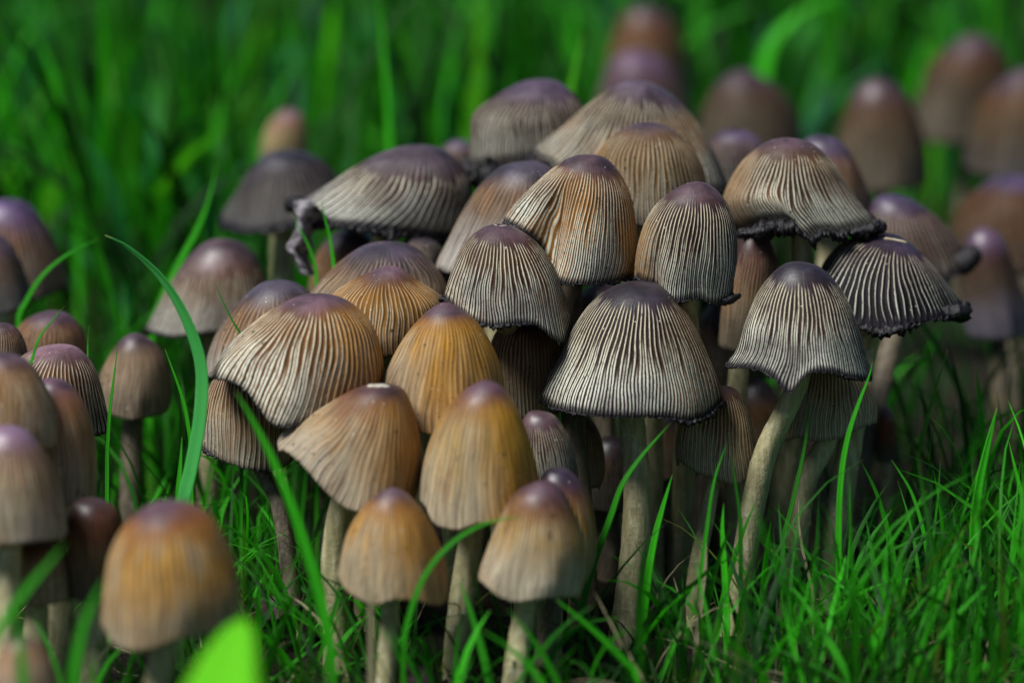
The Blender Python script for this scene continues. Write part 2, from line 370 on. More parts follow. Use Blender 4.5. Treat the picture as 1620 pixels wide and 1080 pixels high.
def mushroom(label, apex, L, R, B, d, style, N=56, lean=0.0, base=None, stem_w=.21, ink=0.0, quality=2, seed=None,
             dents=(), group=None, over=None, ridge_amp=1.0, stem_mat=None, mid=None, gill=None, depth_q=1.0, extra=None, base_d=None):
    seed = seed if seed is not None else int(abs(apex[0] * 7 + apex[1] * 13)) % 9999
    nr = {2: 58, 1: 40, 0: 26}[quality]; N = int(N * (1.25 if style in ('striped', 'bluedisk', 'inky') else 1.1)); nc = {2: 5 * N, 1: 3 * N, 0: 64}[quality]
    if quality == 0: nc = 72
    Lp = smooth([apex] + L, 240, pre=R[0]); Rp = smooth([apex] + R, 240, pre=L[0])
    s = np.linspace(0, 1, nr) ** 1.05; s[0] = .004
    idx = s * 239
    def samp(P): return np.stack([np.interp(idx, np.arange(240), P[:, k]) for k in (0, 1)], 1)
    l, r = samp(Lp), samp(Rp)
    c = (l + r) / 2
    rimc = c[-1]; axl = np.linalg.norm(c[0] - rimc) * K * d          # cm
    drop = np.linalg.norm(c - c[0], axis=1) * K * d
    tanp = math.tan(PITCH + math.radians(lean))
    dep = d - (drop[-1] - drop) * tanp
    C = at(c[:, 0], c[:, 1], dep); Lw = at(l[:, 0], l[:, 1], dep); Rw = at(r[:, 0], r[:, 1], dep)
    U = (Rw - Lw) / 2; rad = np.linalg.norm(U, axis=1)
    axis = C[0] - C[-1]; axis /= np.linalg.norm(axis)
    Um = Rw[-1] - Lw[-1]; Um /= np.linalg.norm(Um)
    Vd = np.cross(axis, Um); Vd -= Vd.dot(axis) * axis; Vd /= np.linalg.norm(Vd)
    if Vd @ FWD < 0: Vd = -Vd
    # theta runs from the back (seam) round; front is sin<0
    th = np.pi / 2 + np.linspace(0, 2 * np.pi, nc, endpoint=False)
    TH, S = np.meshgrid(th, s)
    rr = np.random.default_rng(seed)
    low = wob(th, seed + 1, 4, 2)[None, :] * .030 * sstep(.2, .9, S)
    fold = wob(th, seed + 2, 6, 5)[None, :] * .016 * sstep(.55, 1, S)
    mul = 1 + low + fold
    for (a0, wd, amt, s0) in dents:                                  # angle in degrees, 270 = towards the camera
        dth = (TH - math.radians(a0) + np.pi) % (2 * np.pi) - np.pi
        mul = mul - amt * np.exp(-(dth / math.radians(wd)) ** 2) * sstep(s0, 1, S)
    # striae
    xw = (TH - np.pi / 2) / (2 * np.pi) * N
    xw = xw + .42 * (np.sin(S * 8 + 3 * TH + seed) * .5 + np.sin(S * 15 - 7 * TH + seed * 2) * .25 + np.sin(S * 21 + 13 * TH) * .12) * sstep(.1, .6, S)
    amp = ridge_amp * (.0035 if style in ('gold', 'young', 'blurbrown') else .008) * sstep(.22, .45, S) * {2: 1, 1: .8, 0: 0}[quality]
    if quality > 0:
        radial = np.cos(2 * np.pi * xw) * amp + np.cos(4 * np.pi * xw) * amp * -.35 * sstep(.5, .85, S)
    else: radial = 0 * TH
    cs, sn = np.cos(TH), np.sin(TH)
    P = C[:, None, :] + mul[..., None] * (cs[..., None] * U[:, None, :] + (sn * rad[:, None] * depth_q)[..., None] * Vd)
    dirv = cs[..., None] * Um + sn[..., None] * Vd + axis * (.25)
    P = P + radial[..., None] * dirv
    # make the front rim follow the rim seen in the photograph
    if B:
        Bp = smooth(B, 240); order = np.argsort(Bp[:, 0]); bx, by = Bp[order, 0], Bp[order, 1]
        px, py, pd = project(P[-1])
        want = np.interp(px, bx, by) - py
        wf = sstep(.10, -.35, np.sin(th))
        kern = np.exp(-np.linspace(-2, 2, 9) ** 2); kern /= kern.sum()
        want = want * wf
        want = np.convolve(np.r_[want[-4:], want, want[:4]], kern, 'valid')
        shift = np.clip(want, -90, 90) * K * pd
        backw = wob(th, seed + 4, 5, 2) * .07 * (1 - wf) * axl
        shift = shift + backw
        P = P - (sstep(.35, 1.0, S) ** 1.3 * shift[None, :])[..., None] * UP
    P[0] = P[0].mean(0)[None, :]
    jag = rr.normal(size=nc) * .010
    P[-1] -= jag[:, None] * axis
    rim = P[-1].copy()
    cen = rim.mean(0)
    # lip: turns under and a little way in
    inner = []
    for q, (f, up) in enumerate([(.985, -.012), (.955, .012), (.93, .06)]):
        inner.append(cen + (rim - cen) * f + axis * up)
    V = np.concatenate([P, np.array(inner)], 0)
    Ug = np.concatenate([xw, np.repeat(xw[-1:], 3, 0)], 0); Vg = np.concatenate([S, np.full((3, nc), 1.0)], 0)
    nrr = V.shape[0]
    root_pt = None
    # stem
    top = C[int(nr * .30)]; rimw = C[-1]
    if group == G_BACK: stem_mat = M_STEM_SHADED
    bpx = base if base is not None else project(rimw)[0]
    bd = base_d if base_d is not None else d
    g0 = ground_at(bpx, bd)
    e = bpy.data.objects.new('mushroom', None); col.objects.link(e); e.location = g0 * CM
    e.empty_display_size = .01
    e['label'] = label; e['category'] = 'mushroom'
    if group: e['group'] = group
    bpy.context.view_layer.update() if False else None
    e.matrix_basis.translation = Vector(g0 * CM)
    ov = dict(over or {})
    if 'gx' in ov: ov['gx'] = tuple((q - 810) * K * d * CM for q in ov['gx'])
    ov.setdefault('bleed', .07 * min(ink, 1.2)); mat = cap_material(style, N, seed, **ov)
    # pole vertex closes the apex
    Vf = V.reshape(-1, 3); F = grid_faces(nrr, nc); UVc = grid_uv(nrr, nc, Ug, Vg, N)
    cap = mesh_obj('cap', Vf, F, mat, e, UVc)
    # gills: the underside
    gi = []; gn = 16; gs = np.linspace(1, .30, gn)
    for q, sv in enumerate(gs):
        k = min(nr - 1, int(round((sv ** (1 / 1.05)) * (nr - 1)))); f = .93 - .12 * (q / (gn - 1))
        ck = P[k].mean(0)
        ringp = ck + (P[k] - ck) * f + axis * (.06 if q == 0 else .03)
        if q == 0: ringp = cen + (rim - cen) * .932 + axis * .055
        gi.append(ringp)
    gi = np.array(gi); zig = (np.arange(nc) % 2) * .10
    st = gi - gi.mean(1, keepdims=True)
    gi[1:] -= st[1:] * zig[None, :, None] * .5
    mesh_obj('gills', gi.reshape(-1, 3), grid_faces(gn, nc), gill or (M_GILL_TAN if style in ('young', 'gold', 'tan', 'blurbrown') else M_GILL), e, smooth_=False)
    # stem
    H = np.linalg.norm(top - g0)
    m2 = rimw + (rimw - top) * .9
    b1 = g0 + np.array([0, 0, H * .35])
    if mid is not None:
        mp = at(mid[0], mid[1], (d + bd) / 2); path = smooth([g0 - [0, 0, .2], mp, rimw, top], 34)
    else:
        path = bez(g0 - np.array([0, 0, .2]), b1, m2, top, 30)
    t = np.linspace(0, 1, len(path))
    rad_s = .90 * stem_w * (1.12 - .30 * t + .16 * np.exp(-(t / .09) ** 2) + .05 * np.exp(-((t - .45) / .2) ** 2))
    tv = tube(path, rad_s, 20 if quality else 12, seed, .035)
    mesh_obj('stem', tv.reshape(-1, 3), grid_faces(*tv.shape[:2]), stem_mat or M_STEM, e)
    # inky margin
    if ink > 0:
        nt = 10; ph = np.linspace(0, 2 * np.pi, nt, endpoint=False)
        sub = rim[::max(1, nc // 300)]; m_ = len(sub); tt = np.linspace(0, 2 * np.pi, m_, endpoint=False)
        lump = np.abs(wob(tt, seed + 9, 9, 2)) * 1.1 + np.abs(rr.normal(size=m_)) * .55 + .15
        lump = np.convolve(np.r_[lump[-1:], lump, lump[:1]], [.28, .44, .28], 'valid') * (1 + .7 * wob(tt, seed + 12, 6, 1)).clip(.25, 2)
        rk = ink * .055 * lump
        out = sub - sub.mean(0); out -= (out @ axis)[:, None] * axis; out /= np.linalg.norm(out, axis=1)[:, None]
        cc = sub + out * (rk * .35)[:, None] - axis * (rk * .7)[:, None] + axis * (rr.normal(size=m_) * .02 * ink)[:, None]
        TV = cc[:, None, :] + rk[:, None, None] * (np.cos(ph)[None, :, None] * out[:, None, :] * 1.25 + np.sin(ph)[None, :, None] * axis) * (1 + .30 * rr.normal(size=(m_, nt, 1)))
        TV = np.concatenate([TV, TV[:1]], 0)
        mesh_obj('inky_margin', TV.reshape(-1, 3), grid_faces(m_ + 1, nt), M_INK, e)
    if extra: extra(e, P, C, axis, Um, Vd, s, th)
    bx0 = min(l[:, 0].min(), r[:, 0].min()); bx1 = max(l[:, 0].max(), r[:, 0].max())
    pxr, pyr, _ = project(P[-1])
    CAPS.append(dict(c=cen, r=rad[-1], rmax=rad.max(), rimz=float(P[-1][:, 2].min()), topz=float(P[..., 2].max()), box=(bx0, bx1, apex[1], pyr.max()),
                     d=d - rad.max(), stem=g0, poly=(l, r)))
    return e

# surface patches that sit on a cap
def scar(name, f0, a0, wd, hd, mat, jag=.25, lift=.006, seed=1):
    """a small raised irregular patch on the cap: f0 = place along the cap, a0 = angle"""
    def go(e, P, C, axis, Um, Vd, s, th):
        i = int(f0 * (len(s) - 1)); j = int(((math.radians(a0) - np.pi / 2) % (2 * np.pi)) / (2 * np.pi) * len(th)) % len(th)
        p = P[i, j]; du = P[i, (j + 2) % len(th)] - P[i, (j - 2) % len(th)]; dv = P[min(i + 1, len(s) - 1), j] - P[i - 1, j]
        du /= np.linalg.norm(du); dv -= dv.dot(du) * du; dv /= np.linalg.norm(dv); nn = np.cross(du, dv)
        if nn @ (p - C[i]) < 0 and nn @ FWD > 0: nn = -nn
        if nn @ (p - CAM) > 0: nn = -nn
        r = np.random.default_rng(seed); m = 18; a = np.linspace(0, 2 * np.pi, m, endpoint=False)
        rr = 1 + jag * r.normal(size=m)
        rings = []
        for q, h in ((1.0, -.02), (.9, lift), (.45, lift * .6), (.02, lift * .4)):
            rings.append(p + (np.cos(a) * wd * rr * q)[:, None] * du + (np.sin(a) * hd * rr * q)[:, None] * dv + nn * h)
        mesh_obj(name, np.array(rings).reshape(-1, 3), grid_faces(4, m), mat, e)
    return go

def curl(p0, p1, p2, dd, r0, r1=None):
    def go(e, *a):
        path = smooth([at(*p0, dd), at(*p1, dd - .1), at(*p2, dd - .05)], 26)
        t = np.linspace(0, 1, 26); r = np.random.default_rng(int(p0[0]))
        rad = r0 * (np.sin(np.clip(t * .93 + .05, 0, 1) * math.pi) ** .5) * (1 + .10 * r.normal(size=26)) + .006
        V = tube(path, rad, 14, int(p0[0]), .14)
        mesh_obj('curled_rim', V.reshape(-1, 3), grid_faces(*V.shape[:2]), M_INK, e)
    return go

def both(*fs):
    def go(*a):
        for f in fs: f(*a)
    return go

def flap(e, P, C, axis, Um, Vd, s, th):
    """the torn left end of the wide cap hangs down as a pale curl"""
    A = smooth([(490, 312), (464, 322), (470, 350), (462, 374), (452, 392), (466, 412), (478, 436)], 40)
    Bq = smooth([(522, 348), (504, 358), (492, 376), (496, 392), (486, 406), (494, 422), (502, 436)], 40)
    r = np.random.default_rng(4)
    rows = []
    for i in range(40):
        a = at(*(A[i] + r.normal(size=2) * .6), 48.2); b = at(*(Bq[i] + r.normal(size=2) * .6), 48.6)
        row = [a + (b - a) * f + FWD * (-.35 * math.sin(f * 3.1) + .06 * r.normal() * .4) for f in np.linspace(0, 1, 9)]
        back = [q + FWD * .07 for q in row[::-1]]
        rows.append(row + back)
    rows = np.array(rows)
    mesh_obj('torn_flap', rows.reshape(-1, 3), grid_faces(40, 18), simple('torn_flap_skin', (.05, .042, .045), (.30, .28, .30), 520, .6, .8), e)

MAIN = None
G_MAIN = 'mushrooms of the big central cluster'
G_LEFT = 'mushrooms of the near cluster at the left edge'
G_BACK = 'blurred mushrooms behind on the right'

# ---- front and middle of the central cluster
mushroom('widest dark bell cap with even white stripes on a thick pale stem, front centre', (1015, 447),
    [(985, 449), (948, 468), (915, 508), (885, 562), (864, 600), (855, 627)], [(1048, 453), (1078, 482), (1106, 530), (1126, 575), (1138, 608), (1142, 634)],
    [(855, 627), (870, 642), (900, 651), (950, 658), (1000, 660), (1050, 660), (1090, 665), (1120, 656), (1142, 634)], 45.0, 'bluedisk', N=62, base=985, stem_w=.235, ink=.25, group=G_MAIN,
    over=dict(flank=.3, gx=(1010, 1120), gk=.45, gc=(.20, .11, .035)), mid=(1008, 800))
mushroom('egg shaped striped cap with smooth mauve top and a black drip at its right edge', (1100, 288),
    [(1080, 293), (1048, 314), (1021, 350), (1006, 395), (1003, 436)], [(1122, 292), (1145, 314), (1161, 350), (1166, 400), (1160, 440), (1158, 462)],
    [(1003, 436), (1020, 444), (1040, 452), (1046, 470), (1060, 478), (1085, 475), (1105, 471), (1125, 481), (1148, 476), (1158, 464)], 45.3, 'striped', N=58, base=1075, base_d=47.8, mid=(1090, 540), group=G_MAIN,
    ink=.30, over=dict(flank=.2, gx=(1048, 1012), gk=.9, gc=(.27, .15, .05)), extra=curl((1132, 478), (1152, 475), (1172, 466), 44.9, .06), dents=((229, 9, .16, .35),))
mushroom('tall ochre sided striped cap whose left side flares into a pleated wing', (930, 245),
    [(903, 249), (868, 272), (832, 306), (812, 330), (800, 348)], [(957, 250), (981, 275), (998, 312), (1006, 360), (1007, 405), (1001, 438)],
    [(800, 350), (825, 362), (850, 378), (864, 398), (868, 420), (867, 442), (890, 447), (930, 449), (970, 446), (1001, 436)], 46.0, 'striped', N=64, base=925, group=G_MAIN,
    ink=.2, over=dict(flank=.8, up=(.13, .06, .04), mid=(.12, .058, .030), gx=(955, 1000), gk=.9), dents=((243, 12, .42, .22), (215, 9, .12, .5)), stem_mat=M_STEM_SHADED)
mushroom('brown cap with creamy stripes and pale scratches on top, left of the winged cap', (790, 355),
    [(763, 361), (736, 385), (716, 425), (703, 470)], [(817, 362), (850, 386), (879, 430), (894, 480), (904, 520)],
    [(703, 470), (728, 492), (768, 514), (815, 512), (848, 514), (866, 528), (888, 541), (904, 520)], 45.0, 'striped', N=54, base=760, base_d=49.5, mid=(800, 560), group=G_MAIN,
    ink=.25, over=dict(mid=(.12, .055, .026), fleck=1.0), extra=both(scar('scratch', .07, 305, .075, .010, M_TORN, .1), scar('scratch', .06, 215, .05, .009, M_TORN, .1, seed=2), scar('scratch', .36, 276, .012, .030, M_TORN, .2, seed=3)))
mushroom('tall grey blue topped striped cap with wavy pointed rim on a curved stem at right', (1268, 415),
    [(1238, 420), (1205, 455), (1182, 508), (1170, 555), (1154, 580)], [(1302, 426), (1336, 466), (1356, 520), (1369, 572), (1377, 602)],
    [(1154, 580), (1195, 583), (1220, 594), (1238, 612), (1250, 621), (1264, 607), (1282, 590), (1310, 588), (1340, 596), (1377, 602)], 44.6, 'bluedisk', N=56, base=1158, base_d=45.2, stem_w=.205, group=G_MAIN,
    ink=.2, over=dict(mid=(.10, .06, .05), flank=.15), mid=(1205, 735))
mushroom('wide skirted cap with ragged black inky rim and small pit near its top, upper right', (1250, 219),
    [(1214, 225), (1181, 250), (1157, 283), (1144, 316), (1152, 345), (1168, 368)], [(1286, 228), (1316, 256), (1346, 300), (1374, 338), (1388, 354)],
    [(1168, 368), (1195, 360), (1225, 352), (1250, 350), (1268, 362), (1280, 377), (1300, 366), (1335, 366), (1362, 362), (1388, 354)], 47.2, 'striped', N=58, base=1225, group=G_MAIN,
    ink=1.15, over=dict(k=.85, flank=.5, mid=(.10, .052, .026), up=(.12, .065, .04), low=(.10, .06, .03), gx=(1215, 1155), gk=.8, gc=(.26, .15, .06)), extra=both(scar('pit', .10, 240, .055, .03, M_INK), curl((1352, 366), (1378, 362), (1392, 352), 46.4, .09), curl((1172, 370), (1200, 366), (1232, 357), 45.8, .06)))
mushroom('nearly black inky cap with fine silver lines and curled rim, far right of the cluster', (1412, 370),
    [(1372, 372), (1330, 387), (1302, 415), (1285, 450)], [(1442, 386), (1470, 415), (1498, 450), (1524, 484)],
    [(1285, 460), (1320, 495), (1355, 513), (1400, 519), (1450, 511), (1500, 500), (1524, 486)], 46.8, 'inky', N=52, base=1300, base_d=46.5, group=G_MAIN, stem_w=.22,
    ink=.9, mid=(1372, 545), over=dict(flank=.0, ridge_tint=.0), extra=both(scar('split', .17, 282, .20, .022, M_SLIT, .12), curl((1478, 497), (1512, 494), (1537, 490), 46.2, .13)))
mushroom('dark violet cap tucked behind the black inky one at the right', (1415, 308),
    [(1388, 313), (1370, 338), (1352, 380), (1350, 420)], [(1450, 320), (1488, 350), (1513, 382), (1530, 412)],
    [(1350, 425), (1400, 445), (1450, 450), (1495, 445), (1530, 415)], 51.5, 'purple', N=50, quality=1, group=G_MAIN, ink=.8, base=1345, base_d=50, stem_mat=M_STEM_SHADED, extra=curl((1505, 425), (1530, 412), (1546, 392), 51.0, .20))
mushroom('dark cap peeping out behind the shoulder of the skirted cap', (1302, 214),
    [(1278, 218), (1255, 245), (1240, 290), (1236, 330)], [(1330, 224), (1354, 258), (1370, 300), (1378, 335)], [(1236, 335), (1305, 350), (1378, 338)], 51.5, 'slate', N=50, quality=1, group=G_MAIN,
    over=dict(disk=(.06, .04, .075), up=(.10, .06, .05)))
mushroom('small violet cap with a dark nipple between skirted cap and broad cone cap', (1163, 204),
    [(1143, 207), (1124, 224), (1112, 255), (1108, 290)], [(1184, 209), (1203, 223), (1216, 250), (1222, 290)], [(1108, 295), (1165, 305), (1222, 295)], 52.5, 'purple', N=44, quality=1, group=G_MAIN,
    over=dict(disk=(.06, .04, .075), up=(.07, .04, .045)), extra=scar('nipple', .07, 270, .09, .08, M_INK, .1))
mushroom('broad cone cap with long pale pleats at the top of the cluster', (1018, 129),
    [(978, 133), (932, 165), (887, 210), (845, 248)], [(1052, 142), (1090, 176), (1128, 228), (1148, 268), (1160, 300)],
    [(845, 250), (870, 264), (920, 290), (1000, 312), (1080, 315), (1160, 302)], 49.3, 'striped', N=60, group=G_MAIN, ink=.7,
    over=dict(flank=.3, k=.55, disk=(.075, .05, .07), up=(.10, .062, .045), mid=(.11, .075, .045), low=(.08, .06, .05)))
mushroom('honey brown bell cap in front of the broad cone cap at the top', (1030, 194),
    [(1000, 198), (966, 218), (945, 245), (938, 300), (940, 330)], [(1064, 205), (1094, 234), (1112, 275), (1118, 330)], [(940, 335), (1000, 356), (1060, 356), (1118, 335)], 47.6, 'tan', N=56, group=G_MAIN,
    over=dict(disk=(.09, .055, .07), d0=.13, d1=.33, up=(.17, .095, .045), mid=(.20, .115, .04), low=(.16, .105, .05), k=.45))
mushroom('violet brown cap with a shining top and crumbling black rim, rear left of the top', (856, 126),
    [(822, 132), (778, 158), (750, 184), (745, 222), (742, 266)], [(884, 130), (910, 152), (926, 182), (932, 235)],
    [(742, 268), (775, 268), (810, 262), (850, 252), (932, 245)], 50.8, 'striped', N=48, group=G_MAIN, ink=1.6, ridge_amp=1.4,
    over=dict(disk=(.07, .042, .072), up=(.09, .05, .052), mid=(.10, .062, .045), low=(.11, .08, .06), k=.5, d0=.24, d1=.48))
mushroom('smooth grey cap leaning left like a bent finger under the winged cap', (846, 256),
    [(822, 257), (788, 268), (755, 300), (726, 345), (702, 393), (688, 420)], [(868, 264), (890, 290), (898, 330), (880, 372)],
    [(688, 420), (700, 428), (712, 432), (735, 415), (780, 400), (880, 385)], 47.6, 'grey', N=48, group=G_MAIN, base=800, ridge_amp=.3, over=dict(fleck=.3))
mushroom('large torn cap with silvery pleats and a ragged pale flap at its left end', (665, 230),
    [(626, 234), (576, 256), (525, 288), (492, 308), (464, 322)], [(702, 238), (730, 262), (744, 300), (738, 345), (722, 372)],
    [(464, 325), (490, 342), (515, 354), (560, 358), (600, 364), (640, 369), (690, 376), (722, 376)], 49.6, 'silver', N=52, group=G_MAIN, ink=.8, base=620, extra=flap, ridge_amp=1.7,
    over=dict(ridge_tint=.0))
mushroom('dull charcoal cap standing behind the torn cap, at the back left of the cluster', (455, 238),
    [(420, 245), (392, 274), (367, 318), (348, 350)], [(492, 245), (520, 264), (540, 292), (552, 335)], [(348, 354), (390, 366), (430, 362), (500, 350), (552, 338)], 54, 'slate', N=46, quality=1, group=G_MAIN, base=450, ink=.5,
    over=dict(up=(.035, .028, .03), mid=(.05, .042, .04), flank=0, k=.12))
mushroom('wide smooth umber cap rising behind the small golden cap', (612, 384),
    [(574, 390), (530, 420), (497, 455), (478, 484)], [(652, 390), (688, 418), (706, 450), (716, 488)], [(478, 488), (540, 505), (640, 508), (716, 490)], 47.0, 'grey', N=50, group=G_MAIN,
    over=dict(disk=(.05, .035, .055), up=(.09, .06, .05), mid=(.15, .10, .06), low=(.18, .12, .07)), ridge_amp=.3)
mushroom('small dark cap almost hidden between the torn cap and the umber cap', (662, 376),
    [(644, 379), (632, 390), (625, 415)], [(682, 379), (698, 392), (704, 415)], [(625, 420), (665, 428), (704, 420)], 48.6, 'slate', N=40, quality=0, group=G_MAIN)
mushroom('pointed golden cap with mauve tip and fine short stripes, above the two large golden caps', (612, 420),
    [(588, 429), (549, 450), (527, 470), (517, 505), (520, 540)], [(634, 425), (656, 442), (696, 474), (706, 507), (704, 540)], [(522, 545), (600, 565), (702, 545)], 45.6, 'goldstripe', N=58, group=G_MAIN,
    over=dict(disk=(.11, .058, .075), k=.45))
mushroom('broad golden cap with bold white pleats on its left side, left of the centre', (503, 466),
    [(470, 470), (425, 494), (378, 533), (348, 567), (332, 596)], [(545, 475), (580, 504), (599, 545), (604, 590), (598, 628)],
    [(332, 597), (362, 602), (385, 614), (408, 642), (424, 664), (442, 674), (480, 668), (540, 652), (598, 632)], 44.0, 'goldstripe', N=62, group=G_MAIN, base=585, base_d=46, mid=(555, 740),
    ink=.15, over=dict(k=1.0, ridge_tint=.05, disk=(.10, .05, .066), up=(.13, .06, .035), mid=(.11, .052, .030), low=(.07, .034, .030), gx=(470, 585), gk=.9), ridge_amp=1.3)
mushroom('smooth deep golden dome cap right of the boldly pleated golden cap', (705, 478),
    [(681, 489), (656, 513), (632, 545), (613, 580), (606, 608)], [(729, 489), (751, 506), (775, 541), (791, 581), (797, 625)],
    [(607, 610), (625, 638), (648, 662), (662, 682), (700, 688), (760, 680), (797, 632)], 43.8, 'gold', N=54, group=G_MAIN, base=730, base_d=44.5, over=dict(low=(.26, .22, .15), gx=(640, 720), gk=.7, gc=(.42, .20, .016)))
mushroom('leaning russet cap with a flat pale scar on its tip', (600, 608),
    [(563, 615), (520, 639), (472, 674), (438, 704)], [(637, 616), (656, 660), (664, 710), (663, 760), (655, 798)],
    [(438, 706), (468, 724), (498, 758), (530, 792), (552, 806), (600, 812), (655, 802)], 42.8, 'gold', N=56, group=G_MAIN, base=535, base_d=43.5, stem_w=.22,
    over=dict(disk=(.06, .025, .025), up=(.17, .065, .03), mid=(.30, .19, .085), low=(.30, .25, .18), k=.4, flank=.2, gx=(540, 640), gk=.8, gc=(.38, .19, .035)), extra=scar('scar', .05, 262, .17, .085, M_TORN, .2), gill=M_GILL)
mushroom('tall egg shaped honey cap with a mauve tip, front of the cluster', (770, 601),
    [(748, 609), (722, 628), (697, 660), (676, 705), (664, 745), (659, 785)], [(793, 611), (812, 634), (832, 680), (844, 725), (853, 775)],
    [(659, 788), (672, 800), (684, 825), (705, 836), (725, 838), (755, 828), (790, 828), (825, 815), (853, 778)], 42.4, 'young', N=56, group=G_MAIN, base=722, base_d=42.8, stem_w=.215,
    over=dict(mid=(.36, .235, .075), d0=.1, d1=.27, gx=(735, 820), gk=.9, gc=(.48, .235, .012)), extra=both(scar('pit', .30, 212, .03, .014, M_INK), scar('pit', .62, 300, .014, .02, M_INK, seed=4)), ridge_amp=.35)
mushroom('small front cap with mauve top and orange middle, on a thin stem, lowest of all', (622, 771),
    [(602, 778), (581, 794), (556, 829), (541, 865), (532, 905)], [(642, 780), (659, 797), (677, 822), (698, 872), (710, 928)],
    [(532, 907), (548, 934), (590, 956), (610, 952), (625, 948), (660, 950), (690, 957), (705, 952), (710, 930)], 41.2, 'young', N=50, group=G_MAIN, base=608, stem_w=.15, ridge_amp=.5,
    over=dict(disk=(.065, .035, .045), up=(.22, .095, .025), mid=(.40, .22, .05), gx=(600, 660), gk=.6, gc=(.42, .19, .022)))
mushroom('pale bell cap with plum tip and creamy lower half, right of the honey cap', (860, 759),
    [(840, 765), (813, 782), (787, 828), (762, 890), (756, 912)], [(879, 767), (894, 782), (915, 826), (926, 865), (926, 915), (921, 938)],
    [(756, 915), (785, 940), (812, 951), (860, 946), (921, 941)], 41.4, 'young', N=54, group=G_MAIN, base=812, base_d=41.2, stem_w=.185, ridge_amp=.6, over=dict(low=(.50, .43, .31), mid=(.36, .23, .075)))
mushroom('narrow plum topped cap half hidden behind the pale bell cap in front', (882, 740),
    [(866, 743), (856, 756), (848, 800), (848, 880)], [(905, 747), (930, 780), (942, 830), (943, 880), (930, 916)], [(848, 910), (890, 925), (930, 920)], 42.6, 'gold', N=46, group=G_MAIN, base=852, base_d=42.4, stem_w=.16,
    over=dict(disk=(.035, .018, .04), up=(.16, .06, .04)), stem_mat=M_STEM_SHADED)
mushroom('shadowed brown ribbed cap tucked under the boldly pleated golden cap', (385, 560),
    [(360, 570), (336, 605), (324, 650), (320, 704)], [(420, 570), (455, 610), (472, 660), (476, 714)], [(320, 706), (342, 722), (380, 738), (420, 743), (450, 736), (476, 716)], 45.2, 'brown', N=52, group=G_MAIN, base=470, stem_w=.15, stem_mat=M_STEM_SHADED,
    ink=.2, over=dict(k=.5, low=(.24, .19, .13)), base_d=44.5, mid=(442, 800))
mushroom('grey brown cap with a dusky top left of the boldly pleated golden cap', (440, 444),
    [(410, 450), (376, 480), (347, 520), (331, 560), (325, 600)], [(472, 450), (502, 476), (520, 520), (524, 570)], [(325, 604), (400, 615), (524, 580)], 46.8, 'grey', N=48, group=G_MAIN, base=540, base_d=49.5, stem_mat=M_STEM_SHADED, ridge_amp=.4)
mushroom('soft focus taupe cap with blue tinted pleats, standing left of the cluster', (355, 378),
    [(322, 385), (288, 420), (262, 465), (235, 522)], [(387, 388), (410, 418), (424, 460), (432, 505)], [(235, 526), (270, 534), (310, 530), (360, 524), (432, 508)], 50.6, 'silver', N=52, quality=1, group=G_MAIN, ridge_amp=1.2,
    over=dict(up=(.14, .085, .06), mid=(.18, .125, .085), low=(.16, .13, .12), k=.55, disk=(.07, .038, .045)))
mushroom('brown ribbed cap in shadow right below the cap with pale scratches', (832, 498),
    [(802, 505), (778, 540), (774, 585), (786, 635)], [(864, 508), (884, 545), (892, 600), (884, 650)], [(786, 638), (830, 662), (884, 654)], 46.0, 'brown', N=50, group=G_MAIN)
mushroom('small dark cap with white lines between the honey cap and the widest bell cap', (850, 650),
    [(836, 652), (824, 672), (820, 720), (822, 760)], [(878, 658), (899, 690), (911, 735), (914, 765)], [(822, 768), (870, 778), (914, 768)], 43.8, 'striped', N=46, quality=1, group=G_MAIN, over=dict(k=.75, d1=.45))
mushroom('dim brown cap in deep shade beneath the left rim of the widest bell cap', (918, 652),
    [(898, 660), (888, 700), (892, 755)], [(940, 668), (954, 706), (956, 745), (948, 768)], [(892, 762), (920, 772), (948, 770)], 46.2, 'brown', N=44, quality=1, group=G_MAIN)
mushroom('tan ribbed cap with a dark top under the right rim of the widest bell cap', (1140, 610),
    [(1108, 618), (1080, 655), (1070, 695), (1072, 722)], [(1166, 618), (1185, 650), (1195, 700), (1200, 744)], [(1072, 726), (1100, 746), (1135, 757), (1165, 766), (1182, 756), (1200, 746)], 45.6, 'tan', N=50, group=G_MAIN, base=1092, stem_w=.14,
    over=dict(d1=.4, disk=(.03, .015, .015)))
mushroom('tan ribbed cap on a pale stem below the grey blue topped cap at right', (1316, 556),
    [(1284, 566), (1264, 605), (1250, 650), (1243, 692)], [(1352, 566), (1376, 600), (1386, 638), (1386, 667)], [(1243, 696), (1265, 692), (1290, 697), (1330, 692), (1360, 677), (1386, 668)], 46.2, 'tan', N=52, group=G_MAIN, base=1250, stem_w=.20,
    mid=(1272, 770), over=dict(up=(.2, .12, .06), mid=(.30, .20, .11)))
mushroom('narrow closed brown cap in shade between the egg shaped cap and the skirted cap', (1192, 362),
    [(1182, 363), (1168, 376), (1152, 420), (1142, 480), (1136, 545)], [(1203, 363), (1218, 376), (1230, 410), (1222, 470), (1200, 540)], [(1136, 548), (1170, 556), (1200, 545)], 47.4, 'brown', N=44, quality=1, group=G_MAIN, over=dict(disk=(.05, .022, .02), up=(.13, .055, .035)))
mushroom('tiny mauve cap peeking between the torn cap and the violet brown cap', (725, 222),
    [(708, 227), (696, 240), (690, 275)], [(742, 226), (752, 240), (757, 275)], [(690, 280), (757, 282)], 55, 'purple', N=40, quality=0, group=G_MAIN, over=dict(disk=(.07, .05, .085), up=(.10, .06, .05)))
